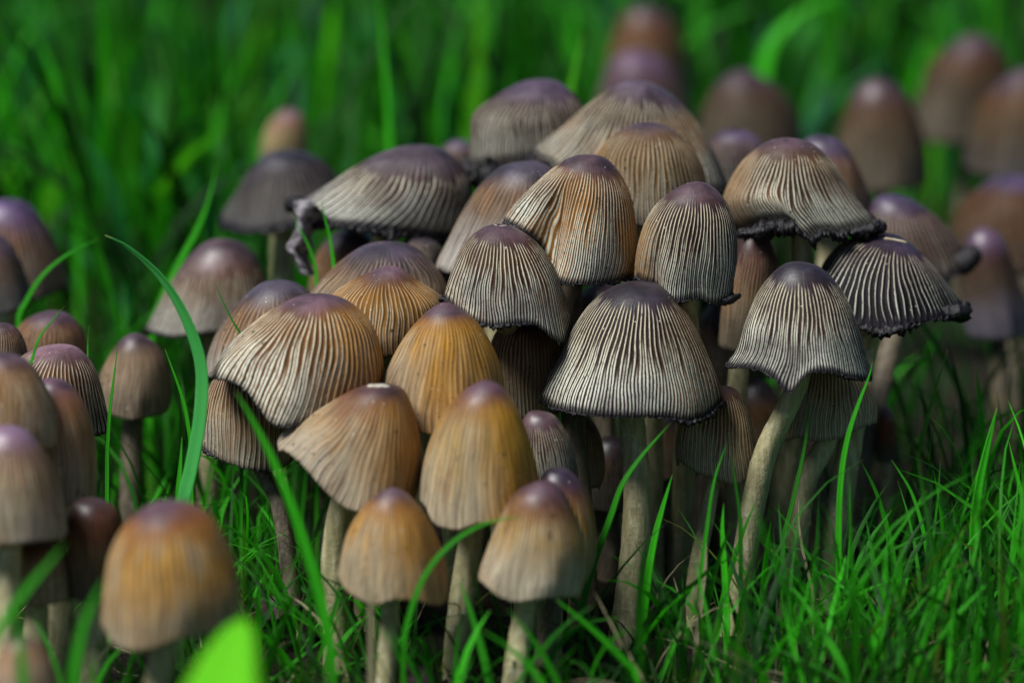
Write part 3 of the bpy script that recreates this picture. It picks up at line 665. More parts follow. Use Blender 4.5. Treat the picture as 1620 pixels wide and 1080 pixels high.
mushroom('slim reddish brown cap standing low in the dark right of the cluster', (1401, 640),
    [(1392, 652), (1386, 690), (1384, 725)], [(1411, 652), (1418, 690), (1420, 728)], [(1384, 728), (1420, 730)], 50, 'blurbrown', N=36, quality=0, group=G_MAIN, over=dict(up=(.20, .06, .03), mid=(.2, .07, .04)), stem_w=.12)

# made-up filler caps, added so the gaps in the cluster stay dark
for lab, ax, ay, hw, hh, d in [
    ('added dark filler cap in the gap under the winged cap', 955, 448, 62, 110, 48.6),
    ('added dark filler cap in the gap left of the grey blue topped cap', 1150, 470, 58, 130, 49.6),
    ('added dark filler cap low between the widest bell cap stem and the tan cap', 1050, 640, 55, 110, 49.0),
    ('added dark filler cap behind the widest bell cap stem', 965, 690, 52, 110, 48.2),
    ('added dark filler cap deep behind the curved stem', 1195, 600, 50, 120, 49.4),
    ('added dark filler cap in the gap below the torn cap', 556, 362, 72, 130, 51.2),
    ('added dark filler cap behind the bent finger cap', 735, 395, 60, 120, 50.2),
    ('added dark filler cap under the black rims at the right', 1290, 470, 70, 120, 49.6),
    ('added dark filler cap behind the honey brown bell cap', 1120, 330, 60, 130, 50.6),
    ('added dark filler cap behind the gap over the honey cap', 800, 560, 60, 120, 48.6)]:
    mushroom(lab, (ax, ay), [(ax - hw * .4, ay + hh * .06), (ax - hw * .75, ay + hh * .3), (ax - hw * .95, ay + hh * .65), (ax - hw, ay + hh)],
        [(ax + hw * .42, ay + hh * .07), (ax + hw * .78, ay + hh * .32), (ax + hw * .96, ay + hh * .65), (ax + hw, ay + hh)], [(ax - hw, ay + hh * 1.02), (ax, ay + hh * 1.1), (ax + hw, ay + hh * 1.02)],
        d, 'slate', N=44, quality=1, group=G_MAIN, stem_mat=M_STEM_SHADED, over=dict(disk=(.03, .018, .025), up=(.05, .028, .02), mid=(.07, .045, .028), low=(.06, .045, .03)))

# ---- left edge
mushroom('brown cap with pale grooves, sharpest of the left cluster, beside the tall bent blade', (95, 546),
    [(66, 549), (38, 561), (22, 580), (14, 625), (14, 665)], [(122, 551), (146, 579), (160, 618), (168, 655), (170, 682)], [(14, 670), (60, 690), (110, 684), (140, 690), (170, 686)], 45.0, 'striped', N=48, group=G_LEFT,
    over=dict(mid=(.22, .12, .07), up=(.20, .11, .09), disk=(.17, .09, .11), k=.75))
mushroom('dark maroon dome cap directly behind the sharp grooved cap at left', (85, 492),
    [(60, 496), (36, 510), (22, 532), (16, 585)], [(110, 499), (130, 524), (138, 555), (142, 592)], [(16, 595), (80, 606), (142, 598)], 48.4, 'slate', N=44, quality=1, group=G_LEFT, over=dict(disk=(.07, .035, .05), up=(.08, .045, .04)))
mushroom('small grooved cap cut by the left frame edge above the near blurred caps', (4, 511),
    [(-16, 515), (-36, 540), (-46, 585)], [(24, 518), (40, 544), (48, 585)], [(-46, 590), (0, 600), (48, 590)], 46, 'striped', N=44, quality=1, group=G_LEFT, over=dict(k=.5, mid=(.22, .12, .07), up=(.18, .10, .07)))
mushroom('tall dark plum cap, upper of the two dark caps at the left frame edge', (15, 315),
    [(-22, 322), (-60, 368), (-82, 445)], [(46, 325), (74, 362), (98, 408), (108, 448)], [(-82, 460), (0, 482), (60, 474), (108, 452)], 53, 'slate', N=46, quality=1, group=G_LEFT,
    over=dict(disk=(.09, .055, .13), up=(.09, .045, .035), mid=(.10, .055, .04)))
mushroom('dark brown cap cut by the left frame edge in front of the tall plum cap', (-15, 366),
    [(-50, 385), (-80, 430), (-92, 480)], [(14, 384), (36, 425), (52, 475)], [(-92, 490), (-20, 502), (52, 482)], 51, 'slate', N=44, quality=1, group=G_LEFT, over=dict(disk=(.08, .05, .07), up=(.10, .06, .04), mid=(.11, .07, .05)))
mushroom('blurred beige brown cap at left edge, topmost of the near caps', (10, 558),
    [(-22, 566), (-58, 610), (-72, 695)], [(45, 574), (75, 618), (90, 665), (90, 700)], [(-72, 705), (20, 715), (90, 706)], 41.4, 'young', N=44, quality=1, group=G_LEFT, over=dict(disk=(.11, .06, .075), up=(.24, .13, .06), mid=(.30, .20, .11), low=(.36, .28, .20)))
mushroom('blurred orange brown long cap squeezed behind the near left cap', (80, 598),
    [(60, 604), (44, 640), (38, 700), (42, 785)], [(110, 608), (140, 655), (152, 720), (151, 785)], [(42, 792), (100, 799), (151, 791)], 42.2, 'young', N=46, quality=1, group=G_LEFT, over=dict(disk=(.13, .065, .09), up=(.30, .13, .07), mid=(.35, .20, .10), low=(.37, .29, .22)))
mushroom('blurred near cap with a lilac tip and straight sides at the left frame edge', (18, 673),
    [(-12, 680), (-48, 728), (-64, 795), (-68, 850)], [(50, 690), (80, 735), (98, 790), (106, 846)], [(-68, 856), (0, 862), (60, 856), (106, 850)], 40.2, 'young', N=46, quality=1, group=G_LEFT, base=2,
    over=dict(disk=(.13, .075, .12), up=(.22, .13, .09), mid=(.30, .20, .11), low=(.38, .33, .26), flank=.5))
mushroom('dark maroon cap in the gap between the near left caps and the round blurred one', (138, 788),
    [(116, 794), (103, 820), (98, 880), (104, 935)], [(164, 792), (188, 812), (196, 855), (192, 925)], [(104, 942), (150, 950), (192, 935)], 41.2, 'blurbrown', N=40, quality=0, group=G_LEFT, over=dict(disk=(.03, .013, .013), up=(.13, .045, .02)))
mushroom('large round blurred amber cap in front of everything, lower left', (265, 794),
    [(234, 800), (201, 825), (176, 870), (166, 930), (162, 985)], [(304, 799), (340, 825), (369, 880), (382, 930), (379, 975)], [(162, 990), (182, 1022), (230, 1029), (280, 1012), (325, 1002), (379, 978)], 38.6, 'young', N=50, quality=1, group=G_LEFT, base=222, stem_w=.2,
    over=dict(disk=(.075, .034, .045), up=(.24, .09, .018), mid=(.42, .22, .028), low=(.34, .28, .18)))
mushroom('shaded tan cap low under the near left cap with the lilac tip', (62, 836),
    [(36, 845), (16, 880), (6, 945)], [(88, 848), (106, 885), (113, 942)], [(6, 950), (60, 958), (113, 947)], 41.0, 'blurbrown', N=40, quality=0, group=G_LEFT, over=dict(mid=(.3, .2, .11), low=(.34, .26, .17)))
mushroom('pale blurred cap cut off by the bottom left corner', (35, 1005),
    [(14, 1014), (-8, 1055), (-16, 1110)], [(62, 1018), (86, 1058), (96, 1110)], [(-16, 1118), (40, 1128), (96, 1118)], 37.5, 'blurbrown', N=40, quality=0, group=G_LEFT, over=dict(disk=(.12, .08, .06), up=(.3, .18, .10), mid=(.34, .24, .15), low=(.36, .28, .2)))
mushroom('blurred fawn cap standing alone in the grass between left cluster and bent blade', (215, 527),
    [(194, 535), (170, 568), (155, 602), (150, 642)], [(240, 539), (262, 568), (271, 608), (270, 645)], [(150, 646), (210, 664), (270, 650)], 48.6, 'blurbrown', N=44, quality=1, group=G_LEFT, stem_mat=M_STEM_SHADED, over=dict(up=(.22, .15, .09), mid=(.26, .19, .12), low=(.22, .17, .12)))

# ---- background, out of focus
mushroom('far blurred brown cap at the very top of the picture', (1020, 8), [(992, 18), (972, 58), (962, 110), (958, 150)], [(1054, 22), (1078, 58), (1090, 110), (1094, 150)], [(958, 156), (1020, 165), (1094, 156)], 76, 'blurbrown', quality=0, group=G_BACK)
mushroom('far blurred mauve banded cap just below the topmost brown one', (1008, 80), [(972, 96), (948, 140), (935, 200), (932, 235)], [(1052, 98), (1082, 140), (1100, 200), (1106, 235)], [(932, 240), (1010, 250), (1106, 240)], 68, 'blurbrown', quality=0, group=G_BACK,
    over=dict(disk=(0.083, 0.044, 0.083), up=(0.094, 0.050, 0.072), mid=(0.077, 0.055, 0.044)))
mushroom('far blurred dusky cap behind the small violet cap', (1178, 110), [(1142, 126), (1114, 168), (1100, 225), (1098, 262)], [(1218, 130), (1252, 162), (1272, 212), (1278, 262)], [(1098, 268), (1180, 280), (1278, 268)], 66, 'blurbrown', quality=0, group=G_BACK, over=dict(up=(0.055, 0.030, 0.018), mid=(0.066, 0.047, 0.028), low=(0.050, 0.036, 0.025)))
mushroom('far blurred cone cap, leftmost of the trio at upper right', (1390, 122), [(1360, 136), (1336, 180), (1320, 230), (1314, 285)], [(1424, 140), (1450, 182), (1466, 230), (1470, 285)], [(1314, 292), (1390, 306), (1470, 292)], 64, 'blurbrown', quality=0, group=G_BACK, over=dict(up=(0.077, 0.039, 0.017), mid=(0.077, 0.052, 0.028)))
mushroom('far blurred orange brown cap, highest of the trio at upper right', (1540, 54), [(1506, 70), (1468, 108), (1448, 160), (1442, 210)], [(1575, 68), (1598, 108), (1610, 160), (1606, 212)], [(1442, 220), (1520, 230), (1606, 220)], 71, 'blurbrown', quality=0, group=G_BACK, over=dict(up=(0.072, 0.030, 0.010), mid=(0.055, 0.034, 0.017)))
mushroom('far blurred orange cap cut by the right frame edge, lowest of the upper trio', (1622, 108), [(1588, 124), (1552, 165), (1533, 215), (1526, 265)], [(1660, 124), (1696, 180), (1706, 265)], [(1526, 272), (1610, 286), (1706, 272)], 64, 'blurbrown', quality=0, group=G_BACK, over=dict(up=(0.088, 0.036, 0.009), mid=(0.072, 0.041, 0.015), low=(0.077, 0.066, 0.061)))
mushroom('blurred brown cap with a violet shoulder at the right frame edge, mid height', (1602, 277), [(1566, 287), (1530, 318), (1508, 355), (1498, 405)], [(1645, 288), (1688, 335), (1702, 405)], [(1498, 415), (1600, 435), (1702, 415)], 57.5, 'blurbrown', quality=0, group=G_BACK, over=dict(disk=(0.050, 0.030, 0.072), up=(0.072, 0.030, 0.011), mid=(0.072, 0.033, 0.012), low=(0.055, 0.028, 0.014)))
mushroom('blurred slim cap with a violet tip and greyish foot, right of the curled inky rim', (1556, 360), [(1534, 372), (1518, 420), (1522, 480), (1530, 528)], [(1584, 374), (1604, 420), (1622, 478), (1626, 524)], [(1530, 532), (1580, 538), (1626, 530)], 54.5, 'blurbrown', quality=0, group=G_BACK, over=dict(disk=(0.066, 0.033, 0.061), up=(0.061, 0.028, 0.019), mid=(0.072, 0.044, 0.030), low=(0.154, 0.138, 0.182)))
mushroom('tiny far blurred pink brown cap alone in the grass behind the charcoal cap', (458, 172), [(438, 180), (420, 205), (410, 250)], [(476, 182), (486, 205), (488, 245)], [(410, 255), (450, 262), (488, 250)], 62, 'blurbrown', quality=0, over=dict(disk=(.2, .1, .12), up=(.28, .16, .10), mid=(.34, .26, .12)))

# ------------------------------------------------------------------ single blades one can point at
def ribbon(path, width, side, fold=.25, cross=4):
    """path (n,3), width (n), side (3): a folded strip"""
    n = len(path)
    T = np.gradient(path, axis=0); T /= np.linalg.norm(T, axis=1)[:, None]
    S = np.broadcast_to(side, path.shape); S = S - (S * T).sum(1)[:, None] * T; S /= np.linalg.norm(S, axis=1)[:, None]
    Nn = np.cross(S, T)
    f = np.linspace(-1, 1, cross + 1)
    P = path[:, None, :] + (width[:, None] * f[None, :] * .5)[..., None] * S[:, None, :] + ((np.abs(f)[None, :] * fold * width[:, None] * .5))[..., None] * Nn[:, None, :]
    return P, f

def blade(label, pts, d, wpx, mat, tone=.6, turn=0.0, name='grass_blade', cat='grass blade', group='single grass blades', dbase=None, prof=None, fold=.25, toground=True):
    pts = list(pts)[::-1]                                             # given tip first
    n = 40
    P2 = smooth(pts, n); P = at(P2[:, 0], P2[:, 1], np.linspace(dbase or d, d, n))
    if toground and P[0][2] > .1:
        g = ground_at(project(P[0])[0] + (P2[0][0] - P2[3][0]) * .6, dbase or d) - np.array([0, 0, .15])
        P = smooth([g] + [P[i] for i in range(0, n, 6)] + [P[-1]], 52)
    n = len(P); t = np.linspace(0, 1, n)
    w = wpx * K * d
    wd = w * (np.minimum(1, .55 + t * 1.2) * (1 - t ** 5) + .02) if prof is None else w * prof(t)
    side = RIGHT * math.cos(turn) + FWD * math.sin(turn)
    V, f = ribbon(P, wd, side, fold, 6)
    me = mesh_obj(name, V.reshape(-1, 3), grid_faces(n, 7, False), mat, None, attrs=dict(
        tone=np.full(n * 7, tone), along=np.repeat(t, 7), across=np.tile(f, n)))
    so = me.modifiers.new('thickness', 'SOLIDIFY'); so.thickness = .00012; so.offset = 0
    me['label'] = label; me['category'] = cat
    if group: me['group'] = group
    return me

BL = [
 ('broad bent blade arching from the tall stalk to a blue green tip at left', [(166, 372), (205, 392), (250, 432), (285, 483), (308, 535), (321, 590), (318, 660), (305, 735), (290, 810)], 43.2, 26, M_LEAFBLADE, .7, -.55),
 ('thin blade slanting up right beside the far left dark caps', [(157, 378), (125, 392), (90, 415), (60, 445), (30, 500)], 49, 10, M_GRASS, .7, 0),
 ('long soft blade with a lit tip standing behind the taupe cap', [(343, 256), (335, 300), (318, 350), (290, 405), (262, 460), (240, 520)], 52, 12, M_GRASS, .9, 0),
 ('blurred near blade running from the left rim of the russet cap down to the bottom', [(372, 618), (400, 665), (440, 745), (468, 820), (496, 905), (518, 1000), (526, 1080)], 39.5, 16, M_GRASS, 1.0, .2),
 ('long arching blade crossing the thick pale stem below the widest bell cap', [(1062, 668), (1020, 715), (985, 765), (962, 830), (940, 890), (922, 960)], 43.0, 10, M_GRASS, .55, 0),
 ('upright bright blade just right of the thick pale stem', [(1064, 750), (1052, 790), (1036, 850), (1026, 910), (1018, 985)], 43.4, 12, M_GRASS, .95, 0),
 ('tallest bright broad blade near the right frame edge', [(1577, 645), (1566, 690), (1552, 750), (1543, 810), (1541, 870), (1546, 960)], 43.6, 17, M_GRASS, .95, .2),
 ('slightly blurred straight blade standing left of the tallest bright blade', [(1544, 580), (1549, 625), (1554, 680), (1558, 740)], 47.5, 12, M_GRASS, .9, 0),
 ('blade rising over the tan cap right of the curved stem', [(1381, 570), (1372, 605), (1350, 660), (1334, 730), (1328, 800), (1327, 870)], 43.6, 10, M_GRASS, .8, 0),
 ('thin blade standing before the tan cap below the grey blue topped cap', [(1278, 622), (1277, 680), (1262, 760), (1240, 850)], 44.2, 7, M_GRASS, .35, 0),
 ('dark thin blade crossing the foot of the tan ribbed cap', [(1155, 712), (1162, 755), (1170, 810), (1172, 870)], 43.2, 7, M_GRASS, .25, 0),
 ('arched blade curling right in front of the honey cap stem', [(825, 817), (790, 822), (745, 838), (705, 868), (675, 905), (655, 950), (640, 1010)], 40.2, 9, M_GRASS, .6, 0),
 ('bright short blade standing right under the tan ribbed cap', [(1145, 795), (1143, 835), (1146, 890), (1150, 960)], 42.8, 11, M_GRASS, 1., 0),
 ('curved blade with a fine tip right of the dark gap', [(1410, 727), (1438, 770), (1456, 820), (1468, 880), (1475, 950)], 44, 7, M_GRASS, .8, 0),
 ('hooked blade left of the curved fine tipped blade', [(1362, 730), (1382, 768), (1398, 815), (1412, 870), (1420, 950)], 44.6, 9, M_GRASS, .6, 0),
 ('slim blade leaning right at the right frame edge', [(1619, 752), (1612, 830), (1594, 920), (1575, 1020)], 42.6, 9, M_GRASS, .8, 0),
 ('thin blade cut by the right frame edge above the slim leaning blade', [(1596, 698), (1606, 740), (1618, 790), (1625, 850)], 45, 8, M_GRASS, 1., 0),
 ('short curved blade rising over the sharp grooved cap at left', [(102, 484), (82, 508), (62, 535), (48, 580)], 43.6, 8, M_GRASS, .9, 0),
 ('short upright blade right of the maroon dome cap', [(141, 515), (139, 545), (139, 585)], 45.5, 6, M_GRASS, .8, 0),
 ('upright blade in front of the fawn cap at left', [(186, 546), (181, 590), (174, 650), (170, 720)], 44.6, 7, M_GRASS, .7, 0),
 ('blade leaning left between the fawn cap and the broad bent blade', [(261, 552), (276, 592), (292, 640), (302, 700)], 44.8, 8, M_GRASS, .8, 0),
 ('tiny dark blade pointing up left before the grey brown cap', [(339, 446), (352, 476), (366, 504), (380, 528)], 45.2, 6, M_GRASS, .5, 0),
 ('upright blade left of the broad bent blade, beside its foot', [(288, 690), (286, 730), (282, 790), (280, 850)], 43.5, 12, M_GRASS, .8, 0),
 ('far blurred wide blade arching down from the upper left corner', [(-8, 18), (30, 28), (62, 62), (88, 130), (106, 210), (122, 270)], 62, 15, M_GRASS_BG, .95, 0),
 ('far blurred bright straight blade above the torn cap', [(596, -30), (604, 40), (610, 120), (616, 200), (618, 260)], 59, 13, M_GRASS_BG, 1., 0),
 ('far blurred luminous short blade left of the topmost cap', [(922, 55), (914, 90), (906, 130), (900, 180)], 57, 22, M_BRIGHT, .6, 0),
 ('far blurred luminous broad blade bending over above the small violet cap', [(1340, -10), (1275, 18), (1228, 60), (1210, 105), (1205, 200)], 72, 30, M_GRASS_BG, 1., 0),
 ('blurred blade lying from the pale bell cap rim towards lower right', [(880, 948), (920, 980), (965, 1020), (1005, 1062)], 40.4, 10, M_GRASS, .9, 0),
 ('short blurred blade slanting across the pale bell cap stem', [(765, 998), (800, 1020), (840, 1055), (860, 1085)], 39.0, 10, M_GRASS, .9, 0),
 ('slim blade before the torn cap, right one of the pair there', [(508, 316), (514, 345), (522, 375), (528, 420)], 47.6, 10, M_GRASS, .9, 0),
 ('slim blade before the torn pale flap, left one of the pair there', [(460, 335), (474, 362), (488, 388), (500, 425)], 47.8, 9, M_GRASS, .8, 0),
 ('near blurred blade slanting across the lower left corner', [(104, 858), (78, 890), (40, 935), (5, 985), (-25, 1030)], 35.5, 20, M_GRASS, .7, 0),
 ('near blurred blade left of the round amber cap', [(166, 912), (150, 945), (132, 990), (118, 1060)], 35.5, 18, M_GRASS, .8, 0),
 ('near blurred upright blade in the bottom left corner', [(22, 950), (28, 990), (34, 1040), (38, 1090)], 35, 22, M_GRASS, .6, 0),
 ('blade rising in front of the curved stem, left of the tan cap stem', [(1130, 760), (1150, 700)][::-1] + [(1118, 840), (1110, 900)], 43.0, 7, M_GRASS, .6, 0),
 ('bright blade crossing low before the dark gap, leaning right', [(1284, 905), (1275, 945), (1262, 990), (1245, 1040)], 41.5, 9, M_GRASS, .95, 0),
 ('bright blade standing low right of the dark gap', [(1402, 862), (1400, 910), (1394, 960), (1380, 1030)], 42, 11, M_GRASS, .9, 0),
 ('twisted dark blade low under the curved stem', [(1222, 868), (1230, 905), (1222, 945), (1210, 990)], 42.5, 15, M_GRASS, .2, .6),
 ('long blade slanting from the right up left, low at the right edge', [(1578, 906), (1540, 945), (1500, 990), (1465, 1050)], 41.2, 7, M_GRASS, .8, 0),
]
for lab, pts, d, w, mt, tone, turn in BL:
    blade(lab, pts, d, w, mt, tone, -.65 if d > 55 else (turn or -.25))
for lab, pts, d, w in [
    ('dry grey straw standing right of the upright bright blade', [(1118, 858), (1115, 905), (1108, 960), (1100, 1035)], 42.8, 8),
    ('short whitish straw stuck on the lowest front cap', [(562, 884), (570, 905), (580, 925), (586, 945)], 38.9, 8),
    ('thin pale straw leaning against the tan cap stem', [(1264, 790), (1264, 830), (1272, 880), (1285, 930)], 44.6, 5)]:
    blade(lab, pts, d, w, M_DRY, .5, 0, name='straw', cat='straw', group='dry straws')

# near lime leaf, bottom left
blade('bright lime green leaf, out of focus, closest thing at the bottom edge', [(385, 972), (375, 1000), (362, 1040), (350, 1090), (345, 1150)], 33.5, 140, M_LIME, .9, -.45, name='leaf', cat='leaf', group=None, dbase=30.5,
      prof=lambda t: np.clip(np.sin(np.clip(t * 1.02, 0, 1) ** .75 * math.pi) ** .5, .02, 1), fold=.12)
# far bluish leaves lying in the grass
for lab, x, y, d, w, rot in [
    ('far blurred blue green leaf in the grass at upper left', 200, 165, 66, 95, .1),
    ('far blurred pale teal leaf left of the violet brown cap', 742, 132, 64, 75, .2),
    ('far blurred blue leaf high above the torn cap', 455, 92, 70, 60, -.2),
    ('far blurred lime seedling leaf in the grass at left', 78, 290, 60, 52, .8),
    ('far blurred teal leaf standing at the top right corner', 1560, 30, 78, 60, 1.2)]:
    pts = [(x + w * .5 * math.cos(rot), y - w * .5 * math.sin(rot)), (x, y - 4), (x - w * .5 * math.cos(rot), y + w * .5 * math.sin(rot))]
    blade(lab, pts, d, w * .36, M_BRIGHT if 'lime' in lab else M_LEAFBLADE, .5, 1.2, name='leaf', cat='leaf', group='far blurred leaves', prof=lambda t: np.clip(np.where(t < .45, .10, np.sin((t - .45) / .55 * math.pi) ** .7), .05, 1))

# ------------------------------------------------------------------ grass, as a mass
def grass(name, n, yr, hr, wr, mat, seed, skyline=None, tone_pow=1.0, lean=.55, label='', keep_front=.03, width_at_y=None, flat=0.0, K_=7):
    r = np.random.default_rng(seed)
    # spread evenly over the wedge the lens sees, with a margin
    dmin, dmax = yr
    y = np.sqrt(r.uniform(dmin ** 2, dmax ** 2, n)); x = r.uniform(-1, 1, n) * (y * .185 * 1.25 + 2.5)
    # clumps
    cx = np.sin(x * .8 + 3 * np.sin(y * .21)) + np.sin(y * .63 + x * .35); keep = r.uniform(0, 1, n) < .45 + .4 * (cx > -.2) + .15
    x, y = x[keep], y[keep]; n = len(x)
    h = r.uniform(hr[0], hr[1], n) * np.where(y < 38, .6, 1.0) * (0.6 + .5 * r.beta(2, 2, n)) * (1 + .12 * np.sin(x * .5 + y * .3))
    w = r.uniform(wr[0], wr[1], n)
    az = r.uniform(0, 2 * np.pi, n); ln = np.abs(r.normal(0, lean, n)) + flat * r.uniform(0, 1, n); bend = r.uniform(.2, 1.5, n) * (r.uniform(0, 1, n) < .75)
    t = np.linspace(0, 1, K_)
    ang = np.clip(ln[:, None] * .5 + bend[:, None] * t[None, :] ** 1.6, 0, 2.1)
    seg = h[:, None] / (K_ - 1)
    dz = np.cos(ang) * seg; dr = np.sin(ang) * seg
    Z = np.cumsum(dz, 1) - dz; Rr = np.cumsum(dr, 1) - dr
    az2 = az[:, None] + r.normal(0, .35, n)[:, None] * t[None, :]
    X = x[:, None] + Rr * np.cos(az2); Y = y[:, None] + Rr * np.sin(az2); Z = Z + gz(x, y)[:, None] - .1
    Z = np.maximum(Z, gz(X, Y) + .04 - .15 * (t[None, :] == 0))
    P = np.stack([X, Y, Z], -1)
    px, py, dd = project(P)
    ok = np.ones(n, bool)
    for c in CAPS:
        hd = np.hypot(P[..., 0] - c['c'][0], P[..., 1] - c['c'][1])
        ok &= ~((hd < c['rmax'] + .12) & (P[..., 2] > c['rimz'] - .25) & (P[..., 2] < c['topz'] + .3)).any(1)
        ok &= np.hypot(x - c['stem'][0], y - c['stem'][1]) > .32
        b = c['box']; mx = (b[1] - b[0]) * .02
        hid = ((px > b[0] + mx) & (px < b[1] - mx) & (py > b[2] - 4) & (py < b[3] - 3) & (dd < c['d'] + 1.5)).any(1)
        ok &= ~hid | (r.uniform(0, 1, n) < keep_front)
    # the crowded heart of the cluster is bare soil
    dx = (px[:, 0] - 900) / 430; dy = (dd[:, 0] - 49.0) / 5.8
    ok &= ~((dx * dx + dy * dy < 1) & (r.uniform(0, 1, n) < .97))
    if skyline is not None:
        lim = np.interp(px, skyline[0], skyline[1]) + r.uniform(-50, 60, n)[:, None]
        ok &= ~((py < lim).any(1)) | (r.uniform(0, 1, n) < .015)
    if dmin > 44:
        ok &= ~((px[:, 0] > 1000) & (dd[:, 0] > 47.5) & (dd[:, 0] < 78) & (r.uniform(0, 1, n) < .50))
        ok &= ~((px[:, 0] < 480) & (dd[:, 0] > 45) & (dd[:, 0] < 52) & (r.uniform(0, 1, n) < .15))
    if dmin > 50:
        fx, fy = P[:, 0, 0], P[:, 0, 1]
        dr2 = np.sin(fx * .33 + 2.2 * np.sin(fy * .11)) * np.sin(fy * .17 + fx * .12 + 1.0) + .5 * np.sin(fx * .9 + fy * .4)
        ok &= ~((dr2 < -.1) & (r.uniform(0, 1, n) < .85))
    P = P[ok]; w = w[ok]; az = az[ok]; n = len(P)
    # strip with a centre fold, 3 verts across
    T = np.gradient(P, axis=1); T /= np.linalg.norm(T, axis=2)[..., None] + 1e-9
    # every blade turns its face its own way, roughly square to its bend
    fa = az + np.pi / 2 + r.normal(0, .9, n)
    S = np.stack([np.cos(fa), np.sin(fa), 0 * fa], -1)[:, None, :] + 0 * P
    S = S - (S * T).sum(-1)[..., None] * T; S /= np.linalg.norm(S, axis=2)[..., None]
    Nn = np.cross(S, T)
    prof = (np.minimum(1, .6 + t) * (1 - t ** 3.5) + .03)[None, :] * w[:, None] * .5
    V = np.stack([P - prof[..., None] * S + prof[..., None] * .3 * Nn, P, P + prof[..., None] * S + prof[..., None] * .3 * Nn], 2)
    V = V.reshape(-1, 3)
    base = (np.arange(n) * K_ * 3)[:, None, None]; i = (np.arange(K_ - 1) * 3)[None, :, None]; j = np.arange(2)[None, None, :]
    a = base + i + j
    F = np.stack([a, a + 1, a + 4, a + 3], -1).reshape(-1, 4)
    bx_, by_ = P[:, 0, 0], P[:, 0, 1]
    drift = np.sin(bx_ * .33 + 2.2 * np.sin(by_ * .11)) * np.sin(by_ * .17 + bx_ * .12 + 1.0) + .5 * np.sin(bx_ * .9 + by_ * .4)
    tone = np.repeat(r.uniform(0, 1, n) ** (tone_pow * np.exp(-.75 * drift)), K_ * 3)
    o = mesh_obj(name, V, F, mat, attrs=dict(tone=tone, along=np.tile(np.repeat(t, 3), n), across=np.tile([-1., 0., 1.], n * K_)))
    o['kind'] = 'stuff'; o['label'] = label; o['category'] = 'grass'
    return o

SKY = ([-200, 0, 150, 300, 420, 540, 700, 760, 930, 1000, 1100, 1250, 1400, 1500, 1620, 1800], [1000, 1000, 900, 740, 770, 850, 870, 870, 850, 820, 800, 780, 740, 700, 650, 650])
grass('grass', 2700, (27, 47), (1.4, 4.2), (.045, .13), M_GRASS, 21, SKY, 1.9, .75, 'short green grass in front of and among the mushrooms', flat=.3)
grass('grass', 3000, (38.5, 46.5), (2.2, 5.6), (.03, .08), M_GRASS, 31, SKY, 1.3, .8, 'bright thin grass blades round the foot of the cluster', flat=.2)
grass('grass', 2800, (45, 57), (2.2, 5.6), (.05, .14), M_GRASS, 22, None, 3.2, .45, 'green grass just behind the cluster')
grass('grass', 3000, (59, 100), (4.5, 11), (.16, .48), M_GRASS_BG, 23, None, 2.6, .30, 'tall out of focus grass behind the mushrooms', keep_front=.05)
grass('grass', 1500, (98, 170), (6, 12), (.3, .7), M_GRASS_BG, 24, None, 2.2, .3, 'far grass', keep_front=.2)
M_SKY_SHEEN = grass_material('sky_sheen_grass_skin', (.010, .10, .04), (.05, .32, .15))  # teal base colour stands for sky sheen on broad blades
grass('grass', 420, (60, 110), (4, 9), (.3, .75), M_SKY_SHEEN, 41, None, 1, .5, 'broader far grass blades, sky sheen put into their colour', flat=.3)
grass('grass', 160, (56, 95), (4, 9), (.3, .6), M_BRIGHT, 42, None, 1, .3, 'luminous yellow green blades in the far grass')
grass('grass', 260, (38, 60), (2, 5), (.04, .09), grass_material('yellowing_grass_skin', (.10, .16, .02), (.30, .36, .05)), 51, SKY, 1, .8, 'yellowing grass blades scattered in the turf')
grass('dry_grass', 1300, (32, 56), (1.0, 3.6), (.03, .07), M_DRY, 25, ([-200, 1800], [900, 900]), 1, 1.2, 'dry brown grass litter on the soil', flat=1.2)

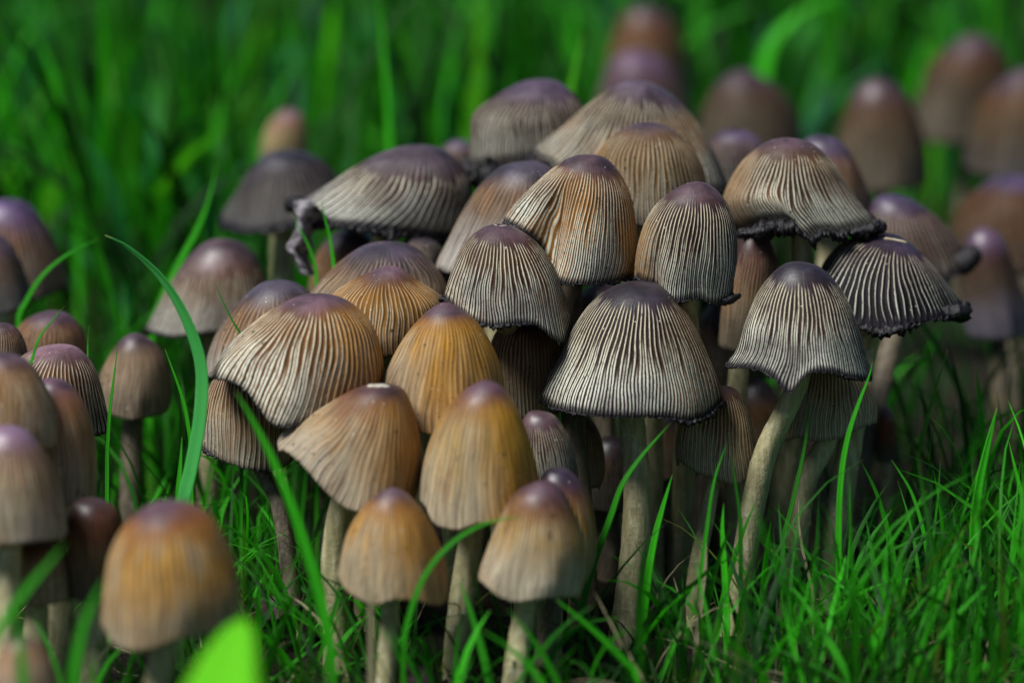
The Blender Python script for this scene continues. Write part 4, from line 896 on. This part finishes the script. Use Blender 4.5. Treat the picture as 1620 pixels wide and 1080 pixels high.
def dead_leaf(label, px, d, size, rot, seed):
    r = np.random.default_rng(seed); g = ground_at(px, d) + np.array([0, 0, .25])
    n, m = 16, 11; V = []
    for i in range(n):
        t = i / (n - 1)
        for j in range(m):
            u = j / (m - 1) * 2 - 1
            w = math.sin(math.pi * min(1, t * .96 + .03)) ** .7 * .42 * (1 + .12 * math.sin(t * 31 + seed) * abs(u))
            p = np.array([(t - .5) * size, u * w * size, .28 * size * (u * u * .9 + (t - .4) ** 2 * 1.4) + .03 * math.sin(9 * t + 5 * u) * size + .01 * r.normal()])
            V.append(g + np.array([p[0] * math.cos(rot) - p[1] * math.sin(rot), p[0] * math.sin(rot) + p[1] * math.cos(rot), p[2]]))
    o = mesh_obj('dead_leaf', V, grid_faces(n, m, False), M_DEAD)
    md = o.modifiers.new('thickness', 'SOLIDIFY'); md.thickness = .00025
    o['label'] = label; o['category'] = 'dead leaf'; o['group'] = 'dead leaves on the soil'
M_DEAD = simple('dead_leaf_skin', (.018, .012, .010), (.06, .036, .024), 260, .6, .8, .0006)
dead_leaf('curled dark dead leaf on the soil right of the round amber cap', 425, 44.5, 1.2, .5, 1)
dead_leaf('small brown dead leaf before the foot of the honey cap stem', 660, 41.6, 1.0, 2.0, 2)
dead_leaf('brown dead leaf half under grass right of the widest bell cap stem', 1120, 40.6, 1.1, 1.1, 3)

# moss tufts on the soil in front
def moss():
    r = np.random.default_rng(8); V = []; F = []
    for cx, cy, rad, n in [(740, 1062, .8, 420), (700, 1040, .5, 150), (1050, 1040, .7, 200), (480, 1050, .7, 220), (1400, 1050, .8, 200), (880, 1070, .6, 200)]:
        g = ground_at(cx, 41.5 + (1060 - cy) * .03)
        for _ in range(n):
            a = r.uniform(0, 6.28); q = rad * math.sqrt(r.uniform()); p = g + np.array([math.cos(a) * q, math.sin(a) * q * 1.2, r.uniform(0, .45)])
            s = r.uniform(.03, .08); u = r.normal(size=3); u /= np.linalg.norm(u); v = np.cross(u, r.normal(size=3)); v /= np.linalg.norm(v)
            i = len(V); V += [p - u * s * .4, p + v * s * .5, p + u * s, p - v * s * .5]; F.append((i, i + 1, i + 2, i + 3))
    o = mesh_obj('moss', V, F, simple('moss_skin', (.02, .09, .01), (.10, .22, .03), 300, .7), smooth_=False)
    o['kind'] = 'stuff'; o['label'] = 'tufts of green moss on the soil'; o['category'] = 'moss'
moss()
